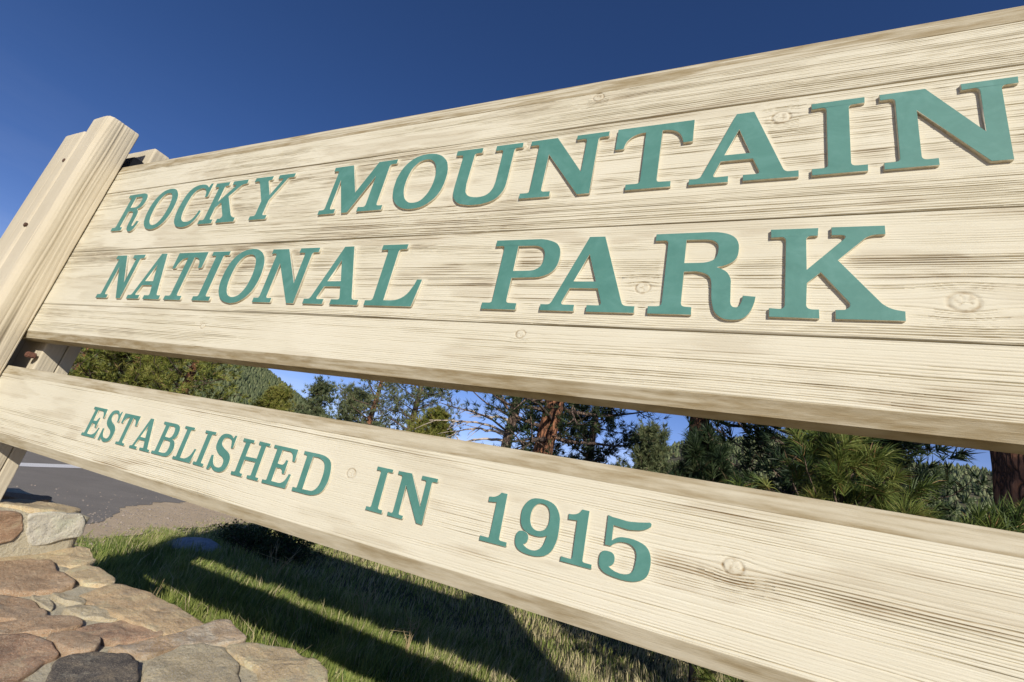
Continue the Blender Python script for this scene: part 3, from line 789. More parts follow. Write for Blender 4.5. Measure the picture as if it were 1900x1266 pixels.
KNOTS = [(.399, .502, .020), (-.179, .527, .015), (-.467, .393, .011), (-.3765, 1.164, .014), (.1006, .997, .017), (-.58, 1.008, .009), (.0386, -.032, .014), (-.86, -.02, .012), (-1.72, .36, .010)]

def grain(x, z, seed, fine=1.0):
    """relief of sand-blasted boards: returns depth 0..1 below the ridges, and knot mask"""
    curl = sstep(-1.0, -2.2, x) * sstep(.70, .85, z)
    s = z + .004 * curl * (vnoise(x * 16, z * 55, seed + 21) - .5) + .016 * (vnoise(x * .55, z * 3 + seed, seed) - .5) + .006 * (vnoise(x * 1.9, z * 9, seed + 1) - .5) + .0016 * (vnoise(x * 9, z * 60, seed + 2) - .5)
    km = np.zeros_like(x)
    for kx, kz, kr in KNOTS:
        dx = (x - kx) / (kr * 3.2); dz = (z - kz) / (kr * 1.6)
        g = np.exp(-(dx * dx + dz * dz))
        s = s - (z - kz) * g * .75
        rr = np.hypot((x - kx) / 1.15, z - kz) / kr
        km = np.maximum(km, 1 - sstep(.8, 1.1, rr))
    p = .0058 / fine
    n1 = vnoise(x * .75, s / p, seed + 3); n2 = vnoise(x * 2.2, s / (p * .42), seed + 4); n3 = vnoise(x * .4, s / (p * 2.6), seed + 5)
    ph = s / (p * .95) + 1.6 * vnoise(x * .35, s / .05, seed + 13) + .5 * vnoise(x * 1.3, s / .012, seed + 14)
    ri = np.floor(ph); fr = ph - ri
    wd = .40 + .36 * _hash(ri.astype(np.int64), ri.astype(np.int64) * 0, seed + 15)
    groove = np.clip(1 - np.abs(fr - .5) / (wd * .5), 0, 1) ** 1.2
    st = _hash(ri.astype(np.int64), ri.astype(np.int64) * 0 + 3, seed + 16)
    lx = .30 + .70 * sstep(.22, .5, vnoise(x * (.9 + 2.6 * curl), ri * 1.37, seed + 17))
    d = 1.35 * groove * (.40 + .75 * st) * lx * (.55 + .6 * n3) + .16 * sstep(.55, .8, n1) * n3 + .18 * sstep(.5, .9, n2)
    brk = .55 + .45 * sstep(.25, .55, vnoise(x * 4.5, s / (p * .9), seed + 6))
    patch = .26 + .84 * sstep(.34, .60, fbm(x * 1.1, z * 9, seed + 7, 3))
    d = d * brk * patch
    ring = np.zeros_like(d)
    for kx, kz, kr in KNOTS:
        rr = np.hypot((x - kx) / 1.15, z - kz) / kr * (1 + .18 * (vnoise(x * 70, z * 70, seed + 19) - .5))
        ring = np.maximum(ring, np.exp(-((rr - 1.0) / .14) ** 2) * .9)
    an = np.zeros_like(d)
    for kx, kz, kr in KNOTS:
        q = np.hypot(x - kx, z - kz) / kr; th = np.arctan2(z - kz, x - kx)
        an = np.maximum(an, (q < .62) * sstep(.93, 1.0, np.abs(np.cos(1.5 * th + kx * 9))) * (1 - q))
    ring = np.maximum(ring, an)
    d = d * (1 - km) + .12 * km * vnoise(x * 200, z * 200, seed) + ring * .45
    return np.clip(d, 0, 1.3), km, ring

def board(name, x0, x1, prof, seed, depth, letters, mat, parent, joint_lo, joint_hi, wear_gain=1.0, zfine=.0010, xstep=.016, label=None, stain_gain=1.0, edge_tone=.25):
    """prof: corner list (y, z) round the section, starting bottom of the front face going up; first edge is the front face"""
    P = []; NN = []; K = []
    n = len(prof)
    for i in range(n):
        a = np.array(prof[i]); b = np.array(prof[(i + 1) % n]); L = np.linalg.norm(b - a)
        kind = 0 if i == 0 else 1
        st = zfine if i == 0 else (.0018 if (abs(a[1] - b[1]) > 1e-4 and b[0] < .03 and a[0] < .03) else .03)
        k = max(1, int(L / st)); t = (b - a) / L
        nrm = np.array([t[1] * -1, t[0]])   # outward for this winding
        for q in range(k):
            P.append(a + (b - a) * q / k); NN.append(nrm); K.append(kind if st < .01 else 2)
    P = np.array(P); NN = np.array(NN); K = np.array(K)
    nx = int((x1 - x0) / xstep) + 1
    X = np.linspace(x0, x1, nx)
    for kx, kz, kr in KNOTS:
        if prof[0][1] < kz < prof[1][1]: X = np.union1d(X, np.linspace(kx - kr * 2.2, kx + kr * 2.2, 32))
    nx = len(X)
    XX, PP = np.meshgrid(X, np.arange(len(P)), indexing='ij')
    Y = P[PP, 0]; Z = P[PP, 1]; ny = NN[PP, 0]; nz = NN[PP, 1]; KK = K[PP]
    g, km, ring = grain(XX, Z, seed)
    halo = np.ones_like(g)
    for ch, a, b, zb, h in letters:
        pol = letter_polys(ch, a, b, zb, h)
        mk = (XX > a - .03) & (XX < b + .03) & (Z > zb - .03) & (Z < zb + h + .03) & (KK == 0)
        if mk.any():
            halo[mk] = np.minimum(halo[mk], .10 + .90 * sstep(.003, .012, seg_dist(XX[mk], Z[mk], pol)))
    zf0, zf1 = prof[0][1], prof[1][1]
    jd = np.zeros_like(g)
    wob = (vnoise(XX * 3, Z * 0 + seed, seed + 30) - .5) * .0012
    if joint_lo: jd = np.maximum(jd, 1 - sstep(.0, .0030, Z - zf0 + wob))
    if joint_hi: jd = np.maximum(jd, 1 - sstep(.0, .0030, zf1 - Z + wob))
    jd = jd * (KK == 0)
    jvar = .3 + .7 * sstep(.3, .6, vnoise(XX * 1.6, Z * 0, seed + 31))
    front = (KK == 0)
    D = np.where(front, g * halo * depth, 0)
    gb = vnoise(XX * 1.2, (Z * 1.0 + Y) / .006, seed + 40)
    D = np.where(KK == 1, gb * .0009 + (fbm(XX * 6, Z * 30 + Y * 30, seed + 41) - .5) * .0015 * np.where(KK == 1, 1, 0), D)
    D = D + jd * jvar * .0035 + np.where(front, .0012, 0)
    # broad planing unevenness
    D = D + np.where(KK < 2, (fbm(XX * 3, Z * 18, seed + 50, 3) - .5) * .0016, 0)
    Y2 = Y - ny * D; Z2 = Z - nz * D
    V = np.stack([XX, Y2, Z2], -1)
    m_ = len(P)
    i = np.arange(nx - 1)[:, None] * m_; j = np.arange(m_)[None]; j2 = (j + 1) % m_
    F = np.stack([i + j, i + m_ + j, i + m_ + j2, i + j2], -1).reshape(-1, 4)
    upl = .06 * sstep(.2, -2.4, XX) * sstep(.25, .8, Z)
    patch = sstep(.555, .64, fbm(XX * 3.2, Z * 19, seed + 60, 4) + upl)
    small = sstep(.45, .75, vnoise(XX * 7, Z * 90, seed + 61))
    wear = np.where(front, sstep(.30, .85, g * halo) * (.34 + 1.2 * patch) * (.6 + .4 * small) * wear_gain + .22 * patch * halo * wear_gain * (.2 + .8 * small), .0)
    wear = np.clip(wear + np.where(front, ring * .9 * vnoise(XX * 90, Z * 90, seed + 70) + km * .35 * sstep(.62, .8, vnoise(XX * 200, Z * 200, seed + 71)), 0), 0, 1)
    ch_st = sstep(.46, .66, fbm(XX * 4.2, (Z + Y) * 42, seed + 62, 5)) * .75 + .34 * sstep(.35, .7, vnoise(XX * 3.5, (Z + Y) / .0034, seed + 63))
    stain_tone = np.where(KK == 1, np.clip(ch_st * stain_gain + edge_tone, 0, .9), np.where(front, .10 * patch * halo, .72))  # underside, back and top faces take one flat darker brown
    crack = np.clip(jd * jvar * .75, 0, 1)
    me = np_mesh(name, V.reshape(-1, 3), F, True, {'wear': wear.reshape(-1), 'stain_tone': stain_tone.reshape(-1), 'crack': crack.reshape(-1)})
    # end caps
    import bmesh
    bm = bmesh.new(); bm.from_mesh(me); bm.verts.ensure_lookup_table()
    try:
        bm.faces.new([bm.verts[q] for q in range(m_)]); bm.faces.new([bm.verts[(nx - 1) * m_ + q] for q in range(m_ - 1, -1, -1)])
    except ValueError: pass
    bm.to_mesh(me); bm.free()
    try: me.set_sharp_from_angle(angle=R(50))
    except Exception: pass
    o = link(name, me, mat, parent)
    if label: o['label'] = label
    return o

sign = empty('park_sign', (-1.09, .06, -.49), 'big cream painted wooden park sign with raised green lettering on two boards', 'sign')
X0, X1 = -3.20, 1.02
L1 = [(c, a, b, ROW1[0], ROW1[1]) for c, a, b in ROW1[2]]
L2 = [(c, a, b, ROW2[0], ROW2[1]) for c, a, b in ROW2[2]]
L3 = [(c, a, b, ROW3[0], ROW3[1]) for c, a, b in ROW3[2]]
g_ = .0007
TB = .083
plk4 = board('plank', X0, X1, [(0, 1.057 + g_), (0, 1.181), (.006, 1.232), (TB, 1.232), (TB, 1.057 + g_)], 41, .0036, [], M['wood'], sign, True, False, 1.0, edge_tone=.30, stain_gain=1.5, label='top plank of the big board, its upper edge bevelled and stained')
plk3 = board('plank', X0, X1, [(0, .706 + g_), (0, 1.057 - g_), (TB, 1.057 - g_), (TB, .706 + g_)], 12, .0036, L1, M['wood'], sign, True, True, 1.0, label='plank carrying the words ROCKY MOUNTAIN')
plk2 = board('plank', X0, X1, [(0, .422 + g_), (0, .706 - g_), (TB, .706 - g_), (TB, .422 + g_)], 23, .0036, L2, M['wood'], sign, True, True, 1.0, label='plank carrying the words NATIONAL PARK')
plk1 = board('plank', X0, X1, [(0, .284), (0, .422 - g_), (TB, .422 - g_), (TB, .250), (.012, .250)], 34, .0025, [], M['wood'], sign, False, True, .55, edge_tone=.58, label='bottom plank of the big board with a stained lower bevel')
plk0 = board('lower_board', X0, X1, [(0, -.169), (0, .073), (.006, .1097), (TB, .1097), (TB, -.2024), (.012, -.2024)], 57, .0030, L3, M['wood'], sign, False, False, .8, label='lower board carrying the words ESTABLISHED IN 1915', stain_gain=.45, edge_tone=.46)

WORDS1 = ['ROCKY'] * 5 + ['MOUNTAIN'] * 8; WORDS2 = ['NATIONAL'] * 8 + ['PARK'] * 4; WORDS3 = ['ESTABLISHED'] * 11 + ['IN'] * 2 + ['1915'] * 4
for rows, words, par, th in ((L1, WORDS1, plk3, .0078), (L2, WORDS2, plk2, .0078), (L3, WORDS3, plk0, .0048)):
    for (ch, a, b, zb, h), w in zip(rows, words):
        nm = 'numeral' if ch.isdigit() else 'letter'
        o = link(nm, letter_mesh(letter_polys(ch, a, b, zb, h), .0022, th, nm), None, par)
        o['label'] = 'raised green %s %s of %s' % (nm, ch, w)

# posts: section outline extruded upwards, with grain running up
def post(name, outline, z0, z1, seed, parent, label=None, step=.0024, zstep=.03, ridge_face=None, depth=.0026):
    pts = []; nr = []; rid = []
    n = len(outline)
    for i in range(n):
        a = np.array(outline[i][:2], float); b = np.array(outline[(i + 1) % n][:2], float)
        L = np.linalg.norm(b - a); k = max(1, int(L / step)); t = (b - a) / L
        for q in range(k):
            pts.append(a + (b - a) * q / k); nr.append((t[1], -t[0])); rid.append(outline[i][2] if len(outline[i]) > 2 else .35)
    pts = np.array(pts); nr = np.array(nr); rid = np.array(rid)
    cum = np.arange(len(pts)) * step
    Zs = np.linspace(z0, z1, int((z1 - z0) / zstep) + 1)
    ZZ, UU = np.meshgrid(Zs, np.arange(len(pts)), indexing='ij')
    u = cum[UU]
    s = u + .025 * (vnoise(ZZ * 1.1, u * 6, seed) - .5) + .008 * (vnoise(ZZ * 4, u * 12, seed + 1) - .5)
    n1 = vnoise(s / .0062, ZZ * .45, seed + 2); n2 = vnoise(s / .0035, ZZ * 2.0, seed + 3); n3 = vnoise(s / .045, ZZ * .5, seed + 4)
    d = (sstep(.35, .75, n1) * .8 + .25 * n2) * (.4 + .6 * n3)
    rr = rid[UU]
    crk = sstep(.80, .93, vnoise(s / .02, ZZ * .5, seed + 9)) * sstep(.45, .6, vnoise(s / .08, ZZ * 1.3, seed + 10)) * np.clip(rr * 1.4, 0, 1)
    D = d * depth * rr + crk * .004 + (fbm(u * 14, ZZ * 2, seed + 11) - .5) * .004
    Xc = pts[UU, 0] - nr[UU, 0] * D; Yc = pts[UU, 1] - nr[UU, 1] * D
    # rounded arris at the head
    cx, cy = pts.mean(0)
    for kk, (dz, sh) in enumerate(((.0, .965), (.004, .985))):
        pass
    V = np.stack([Xc, Yc, ZZ], -1)
    hz = V[-1].copy(); V[-1, :, 2] -= .008
    hz[:, 0] = cx + (hz[:, 0] - cx) * .955; hz[:, 1] = cy + (hz[:, 1] - cy) * .955
    V = np.concatenate([V, hz[None]], 0)
    m_ = len(pts); nz_ = len(V)
    i = np.arange(nz_ - 1)[:, None] * m_; j = np.arange(m_)[None]; j2 = (j + 1) % m_
    F = np.stack([i + j, i + j2, i + m_ + j2, i + m_ + j], -1).reshape(-1, 4)
    def ext(a): return np.concatenate([a, a[-1:]], 0).reshape(-1)
    wear = ext(sstep(.5, 1.0, d) * rr * .45 * (.3 + .7 * sstep(.4, .65, fbm(s / .05, ZZ * 1.5, seed + 12))))
    me = np_mesh(name, V.reshape(-1, 3), F, True, {'wear': wear, 'stain_tone': ext(.12 * vnoise(u * 20, ZZ * 2, seed + 13) + 0 * ZZ), 'crack': ext(crk * .6)})
    import bmesh
    bm = bmesh.new(); bm.from_mesh(me); bm.verts.ensure_lookup_table()
    c = [bm.verts[(nz_ - 1) * m_ + q] for q in range(m_)]
    bm.faces.new(c); bm.faces.new([bm.verts[q] for q in range(m_ - 1, -1, -1)])
    bm.normal_update(); bm.to_mesh(me); bm.free()
    try: me.set_sharp_from_angle(angle=R(50))
    except Exception: pass
    o = link(name, me, M['post'], parent)
    if label: o['label'] = label
    return o

def rounded(x0, y0, x1, y1, radii, rid):
    """corner radii: (x1,y0) (x1,y1) (x0,y1) (x0,y0) counter-clockwise from front right; rid: ridge strength of right, back, left, front faces"""
    out = []
    cs = [((x1, y0), (-1, 1), -90), ((x1, y1), (-1, -1), 0), ((x0, y1), (1, -1), 90), ((x0, y0), (1, 1), 180)]
    for (c, s, a0), r, rd in zip(cs, radii, rid):
        k = max(2, int(r / .006))
        cx, cy = c[0] + s[0] * r, c[1] + s[1] * r
        for i in range(k + 1):
            a = R(a0 + 90 * i / k)
            out.append((cx + r * math.cos(a), cy + r * math.sin(a), rd))
    return out

for side in (0, 1):
    mx = (lambda o_: o_) if side == 0 else (lambda o_: [(-2.18 - p[0], p[1], p[2]) for p in o_][::-1])
    zb = -.5
    post('post_timber', mx(rounded(-3.155, -.148, -2.962, -.002, (.036, .006, .006, .04), (1.6, .3, .3, .40))), zb, 1.445, 71 + side * 7, sign, 'taller rounded front timber of the %s post' % ('left' if side == 0 else 'right'))
    post('post_timber', mx(rounded(-3.385, -.142, -3.158, -.004, (.02, .006, .02, .03), (.6, .3, .3, .45))), zb, 1.375, 83 + side * 7, sign, 'shorter outer front timber of the %s post' % ('left' if side == 0 else 'right'))
    for p0, p1, sd, ztop in ((.087, .166, 91, 1.436), (.168, .222, 97, 1.432)):
        post('back_timber', mx(rounded(-3.36, p0, -2.962, p1, (.008, .02 if p0 > .2 else .004, .004, .004), (.45, .3, .3, .3))), zb, ztop, sd + side, sign)
def solid_box(name, x0, y0, z0, x1, y1, z1, mat, parent, bev=.004):
    import bmesh
    bm = bmesh.new()
    bmesh.ops.create_cube(bm, size=1.0)
    for v in bm.verts:
        v.co = Vector(((x0 + x1) / 2 + v.co.x * (x1 - x0), (y0 + y1) / 2 + v.co.y * (y1 - y0), (z0 + z1) / 2 + v.co.z * (z1 - z0)))
    bmesh.ops.bevel(bm, geom=bm.edges[:], offset=bev, segments=2, affect='EDGES')
    me = bpy.data.meshes.new(name); bm.to_mesh(me); bm.free()
    return link(name, me, mat, parent)
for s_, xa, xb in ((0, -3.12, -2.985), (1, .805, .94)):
    o = solid_box('gap_shade_block', xa, .030, 1.236, xb, .084, 1.33, M['gap_shade_black'], sign)  # dark block filling the post gap, standing in for its deep shade
    o['label'] = 'black block painted as the dark shaded slot at the %s end of the big board' % ('left' if s_ == 0 else 'right')
    solid_box('bolt', (-2.985 if s_ == 0 else .775), .040, .166, (-2.955 if s_ == 0 else .805), .075, .192, M['rust'], sign, .004)
def disc_bolt(x, y, z, r, mat):
    V = []; F = []
    k = 10
    for ring, (rr, dy) in enumerate(((r, .004), (r, -.004), (r * .7, -.006))):
        for i in range(k):
            a = i / k * 2 * math.pi; V.append((x + rr * math.cos(a), y + dy, z + rr * math.sin(a) * 1.25))
    for q in range(2):
        for i in range(k):
            F.append((q * k + i, q * k + (i + 1) % k, (q + 1) * k + (i + 1) % k, (q + 1) * k + i))
    F.append(tuple(range(2 * k, 3 * k)))
    link('bolt', list_mesh('bolt', V, F), mat, sign)
for sx_ in (0, 1):
    for bx, bz in ((-3.19, 1.179), (-3.372, 1.165), (-3.17, .781), (-3.375, .770)):
        disc_bolt(bx if sx_ == 0 else -2.18 - bx, -.1415 if abs(bx) < 3.3 else -.130, bz, .009, M['hole'])

# ------------------------------------------------------------------ stone wall under the sign
STONES = [
 ('top', 'buff', [(-2.975, 0.318), (-2.977, 0.431), (-2.932, 0.558), (-2.861, 0.594), (-2.735, 0.556), (-2.63, 0.506), (-2.644, 0.44), (-2.753, 0.35), (-2.804, 0.263), (-2.881, 0.189), (-3.021, 0.229)], 0.012),
 ('top', 'brown', [(-2.874, 0.186), (-2.804, 0.263), (-2.753, 0.35), (-2.684, 0.389), (-2.586, 0.362), (-2.492, 0.36), (-2.393, 0.339), (-2.342, 0.308), (-2.375, 0.23), (-2.456, 0.15), (-2.507, 0.08)], 0.03),
 ('top', 'buff', [(-2.603, 0.419), (-2.602, 0.492), (-2.487, 0.492), (-2.343, 0.472), (-2.28, 0.428), (-2.341, 0.397), (-2.401, 0.367), (-2.531, 0.375)], 0.014),
 ('top', 'sand', [(-2.249, 0.309), (-2.283, 0.372), (-2.289, 0.456), (-2.187, 0.494), (-2.066, 0.487), (-1.942, 0.489), (-1.852, 0.478), (-1.742, 0.478), (-1.71, 0.433), (-1.732, 0.377), (-1.753, 0.335), (-1.892, 0.32), (-1.976, 0.302), (-2.054, 0.304), (-2.163, 0.293)], 0.018),
 ('top', 'red', [(-1.962, 0.161), (-1.982, 0.222), (-1.945, 0.282), (-1.955, 0.303), (-1.916, 0.341), (-1.788, 0.336), (-1.753, 0.335), (-1.761, 0.274), (-1.795, 0.211), (-1.846, 0.185), (-1.909, 0.168)], 0.014),
 ('top', 'brown', [(-2.463, 0.067), (-2.39, 0.129), (-2.306, 0.174), (-2.208, 0.176), (-2.121, 0.16), (-2.133, 0.112), (-2.167, 0.057), (-2.227, -0.001)], 0.028),
 ('top', 'brown', [(-2.218, -0.004), (-2.153, 0.052), (-2.131, 0.126), (-2.095, 0.185), (-2.016, 0.214), (-1.974, 0.184), (-1.979, 0.125), (-2.033, 0.064), (-2.124, -0.031)], 0.022),
 ('top', 'olive', [(-2.334, 0.25), (-2.316, 0.286), (-2.248, 0.295), (-2.183, 0.301), (-2.162, 0.279), (-2.216, 0.252), (-2.267, 0.243)], 0.02),
 ('top', 'olive', [(-2.357, 0.195), (-2.322, 0.216), (-2.246, 0.221), (-2.181, 0.203), (-2.189, 0.182), (-2.278, 0.188)], 0.014),
 ('top', 'olive', [(-2.169, 0.23), (-2.133, 0.28), (-2.072, 0.314), (-2.0, 0.318), (-1.964, 0.301), (-1.997, 0.269), (-2.06, 0.232), (-2.123, 0.208)], 0.022),
 ('top', 'red', [(-2.116, -0.033), (-2.065, 0.024), (-1.982, 0.085), (-1.888, 0.079), (-1.815, 0.072), (-1.806, 0.038), (-1.792, 0.018), (-1.754, -0.033), (-1.739, -0.082), (-1.764, -0.135)], 0.034),
 ('top', 'brown', [(-1.974, 0.098), (-1.957, 0.145), (-1.9, 0.177), (-1.84, 0.18), (-1.791, 0.166), (-1.768, 0.131), (-1.792, 0.092), (-1.843, 0.083), (-1.906, 0.091)], 0.034),
 ('top', 'dark', [(-1.708, 0.006), (-1.768, 0.038), (-1.793, 0.074), (-1.778, 0.127), (-1.718, 0.157), (-1.687, 0.189), (-1.63, 0.182), (-1.556, 0.155), (-1.483, 0.111), (-1.532, 0.021), (-1.626, -0.023)], 0.034),
 ('top', 'gold', [(-1.761, 0.165), (-1.764, 0.24), (-1.738, 0.327), (-1.714, 0.395), (-1.734, 0.473), (-1.723, 0.522), (-1.66, 0.538), (-1.573, 0.503), (-1.526, 0.478), (-1.574, 0.413), (-1.619, 0.351), (-1.642, 0.29), (-1.631, 0.216), (-1.701, 0.208)], 0.022),
 ('top', 'olive', [(-1.53, 0.155), (-1.589, 0.2), (-1.611, 0.269), (-1.608, 0.34), (-1.538, 0.393), (-1.455, 0.379), (-1.378, 0.355), (-1.283, 0.292), (-1.304, 0.172), (-1.43, 0.103)], 0.022),
 ('top', 'buff', [(-1.532, 0.408), (-1.51, 0.47), (-1.458, 0.496), (-1.393, 0.533), (-1.326, 0.541), (-1.252, 0.537), (-1.182, 0.523), (-1.119, 0.481), (-1.052, 0.407), (-1.127, 0.313), (-1.242, 0.326), (-1.306, 0.391), (-1.411, 0.398)], 0.022),
 ('top', 'brown', [(-1.736, -0.143), (-1.724, -0.087), (-1.711, -0.026), (-1.609, -0.041), (-1.517, 0.002), (-1.429, -0.067), (-1.563, -0.193)], 0.025),
 ('top', 'sand', [(-1.468, 0.041), (-1.318, 0.136), (-1.229, 0.216), (-1.107, 0.178), (-1.184, 0.021), (-1.353, -0.035)], 0.02),
 ('top', 'gold', [(-1.205, 0.284), (-1.065, 0.336), (-0.99, 0.389), (-0.846, 0.322), (-0.968, 0.181), (-1.115, 0.2)], 0.02),
 ('face', 'red', [(0.092, -0.51), (0.191, -0.501), (0.244, -0.502), (0.282, -0.51), (0.299, -0.547), (0.309, -0.584), (0.285, -0.616), (0.25, -0.639), (0.156, -0.664)], 0.03),
 ('face', 'buffgrey', [(0.303, -0.513), (0.331, -0.505), (0.385, -0.495), (0.506, -0.499), (0.536, -0.546), (0.55, -0.6), (0.479, -0.615), (0.425, -0.639), (0.366, -0.644), (0.338, -0.611), (0.323, -0.553)], 0.03)]
wall = empty('stone_wall', (-1.09, 0, GZ), 'low mortared stone wall of brown and buff rocks the sign stands on', 'stone wall')

def smooth_loop(pl, it=2):
    p = np.array(pl, float)
    for _ in range(it):
        q = np.roll(p, -1, 0)
        p = np.stack([p * .75 + q * .25, p * .25 + q * .75], 1).reshape(-1, 2)
    return p

def stone(pl, h, base, axis, mat, seed, sink=.02):
    """axis 'top': outline in (x, y) rising in z; 'face': outline in (y, z) standing out in +x"""
    p = smooth_loop(pl, 2); n = len(p); c = p.mean(0); h = h * .55; p = c + (p - c) * 1.04
    p = c + (p - c) * (1 + (fbm(p[:, 0:1] * 24, p[:, 1:2] * 24, seed)[:, 0:1] - .5) * .20)
    rings = [(1.0, -sink), (1.01, h * .3), (.995, h * .75), (.97, h * .95), (.90, h * 1.0), (.76, h * 1.02), (.62, h), (.48, h * 1.0), (.34, h), (.2, h), (.1, h)]
    V = []
    for k, (s, z) in enumerate(rings):
        q = c + (p - c) * s
        zz = z + (fbm(q[:, 0] * 17, q[:, 1] * 17, seed + 3, 5) - .5) * .022 * (0 if k == 0 else 1) + (vnoise(q[:, 0] * 5, q[:, 1] * 5, seed + 9) - .5) * .012 * (k > 1)
        V.append(np.stack([q[:, 0], q[:, 1], zz], -1))
    V.append(np.array([[c[0], c[1], V[-1][:, 2].mean()]]))
    V = np.concatenate(V)
    F = []
    for k in range(len(rings) - 1):
        for i in range(n): F.append((k * n + i, k * n + (i + 1) % n, (k + 1) * n + (i + 1) % n, (k + 1) * n + i))
    l = len(rings) - 1
    for i in range(n): F.append((l * n + i, l * n + (i + 1) % n, len(V) - 1))
    if axis == 'top': W = np.stack([V[:, 0], V[:, 1], base + V[:, 2] + (.15 * (V[:, 1] - .5) if base < -.6 else 0)], -1)
    else: W = np.stack([base + V[:, 2], V[:, 0], V[:, 1]], -1)
    # orientation
    area = 0.5 * np.sum(p[:, 0] * np.roll(p[:, 1], -1) - np.roll(p[:, 0], -1) * p[:, 1])
    if area < 0: F = [f[::-1] for f in F]
    return link('stone', list_mesh('stone', W, F, True), M[mat], wall)

def mortar_block(x0, x1, y0, y1, z0, z1, seed, name='mortar', rag=.02, step=.022, slope=0.0):
    """block with an uneven top and ragged back edge"""
    nx = max(2, int((x1 - x0) / step)); ny = max(2, int((y1 - y0) / step))
    X, Y = np.meshgrid(np.linspace(x0, x1, nx), np.linspace(y0, y1, ny), indexing='ij')
    Z = z1 + (fbm(X * 7, Y * 7, seed, 5) - .5) * .020
    Z = Z + slope * (Y - .5)
    e = np.minimum(np.minimum(X - x0, x1 - X), np.minimum(Y - y0, y1 - Y))
    Z = Z - .02 * (1 - sstep(0, .05, e))
    wob = (fbm(X * 6, Y * 0 + seed, seed + 2) - .5) * rag * 2
    Yt = Y + wob * sstep(y1 - .1, y1, Y)
    top = np.stack([X, Yt, Z], -1)
    V = list(map(tuple, top.reshape(-1, 3))); F = [(i * ny + j, (i + 1) * ny + j, (i + 1) * ny + j + 1, i * ny + j + 1) for i in range(nx - 1) for j in range(ny - 1)]
    loop = [(i, 0) for i in range(nx)] + [(nx - 1, j) for j in range(1, ny)] + [(i, ny - 1) for i in range(nx - 2, -1, -1)] + [(0, j) for j in range(ny - 2, 0, -1)]
    prev = [i * ny + j for i, j in loop]; n = len(prev)
    zs = np.linspace(z1 - .02 - slope * 1.3, z0, 9)[1:]
    for z in zs:
        cur = []
        for (i, j) in loop:
            px, py, _ = top[i, j]
            a = (float(fbm(np.array(px * 6 + py * 6), np.array(z * 6), seed + 4)) - .5) * .03
            cur.append(len(V)); V.append((px + a, py + a, z))
        for k in range(n): F.append((prev[k], cur[k], cur[(k + 1) % n], prev[(k + 1) % n]))
        prev = cur
    return link(name, list_mesh(name, V, F, True), M['mortar'], wall)
mortar_block(-2.90, .72, -.75, .475, GZ - .05, -.677, 3, slope=.15)
mortar_block(-3.62, -2.868, -.45, .56, GZ - .05, -.497, 5, step=.03)
mortar_block(.70, 1.45, -.45, .56, GZ - .05, -.497, 6, step=.05)
for k, (ax, colr, pl, h) in enumerate(STONES):
    mt = {'buff': 'st_buff', 'brown': 'st_brown', 'sand': 'st_sand', 'red': 'st_red', 'olive': 'st_olive', 'gold': 'st_gold', 'dark': 'st_dark', 'buffgrey': 'st_grey'}[colr]
    stone(pl, h, -.672 if ax == 'top' else -2.872, ax, mt, 100 + k * 3)
# cap stones of the left pillar, the back face of the wall and the part of the wall top out to the right
rg = random.Random(5)
def rnd_poly(cx, cy, rx_, ry_, n=9, j=.16):
    return [(cx + rx_ * math.cos(a) * (1 + rg.uniform(-j, j)), cy + ry_ * math.sin(a) * (1 + rg.uniform(-j, j))) for a in [i / n * 2 * math.pi for i in range(n)]]
kinds = ['st_buff', 'st_brown', 'st_sand', 'st_red', 'st_olive', 'st_gold']
for i, (cx, cy, a, b) in enumerate([(-3.0, .36, .13, .17), (-3.25, .42, .12, .12), (-3.02, .0, .14, .16), (-3.3, .1, .12, .18), (-3.1, -.28, .2, .12), (-3.45, -.25, .12, .12)]):
    stone(rnd_poly(cx, cy, a, b), .018, -.497, 'top', kinds[[0, 1, 3, 0, 4, 1][i]], 300 + i)
x = -.70
i = 0
while x < .6:
    w_ = rg.uniform(.22, .36)
    yy = -.60
    while yy < .45:
        hh = rg.uniform(.16, .26)
        stone(rnd_poly(x + w_ / 2 + rg.uniform(-.03, .03), yy + hh / 2, w_ * .45, hh * .46), .022, -.672, 'top', rg.choice(kinds), 400 + i); i += 1
        yy += hh + .015
    x += w_ + .01
x = -2.6
while x < -.8:
    w_ = rg.uniform(.22, .34); yy = -.66
    while yy < (-.36 if x > -1.9 else -.2):
        hh = rg.uniform(.14, .2)
        stone(rnd_poly(x + w_ / 2, yy + hh / 2, w_ * .45, hh * .45), .022, -.672, 'top', rg.choice(kinds), 500 + i); i += 1
        yy += hh + .015
    x += w_ + .01

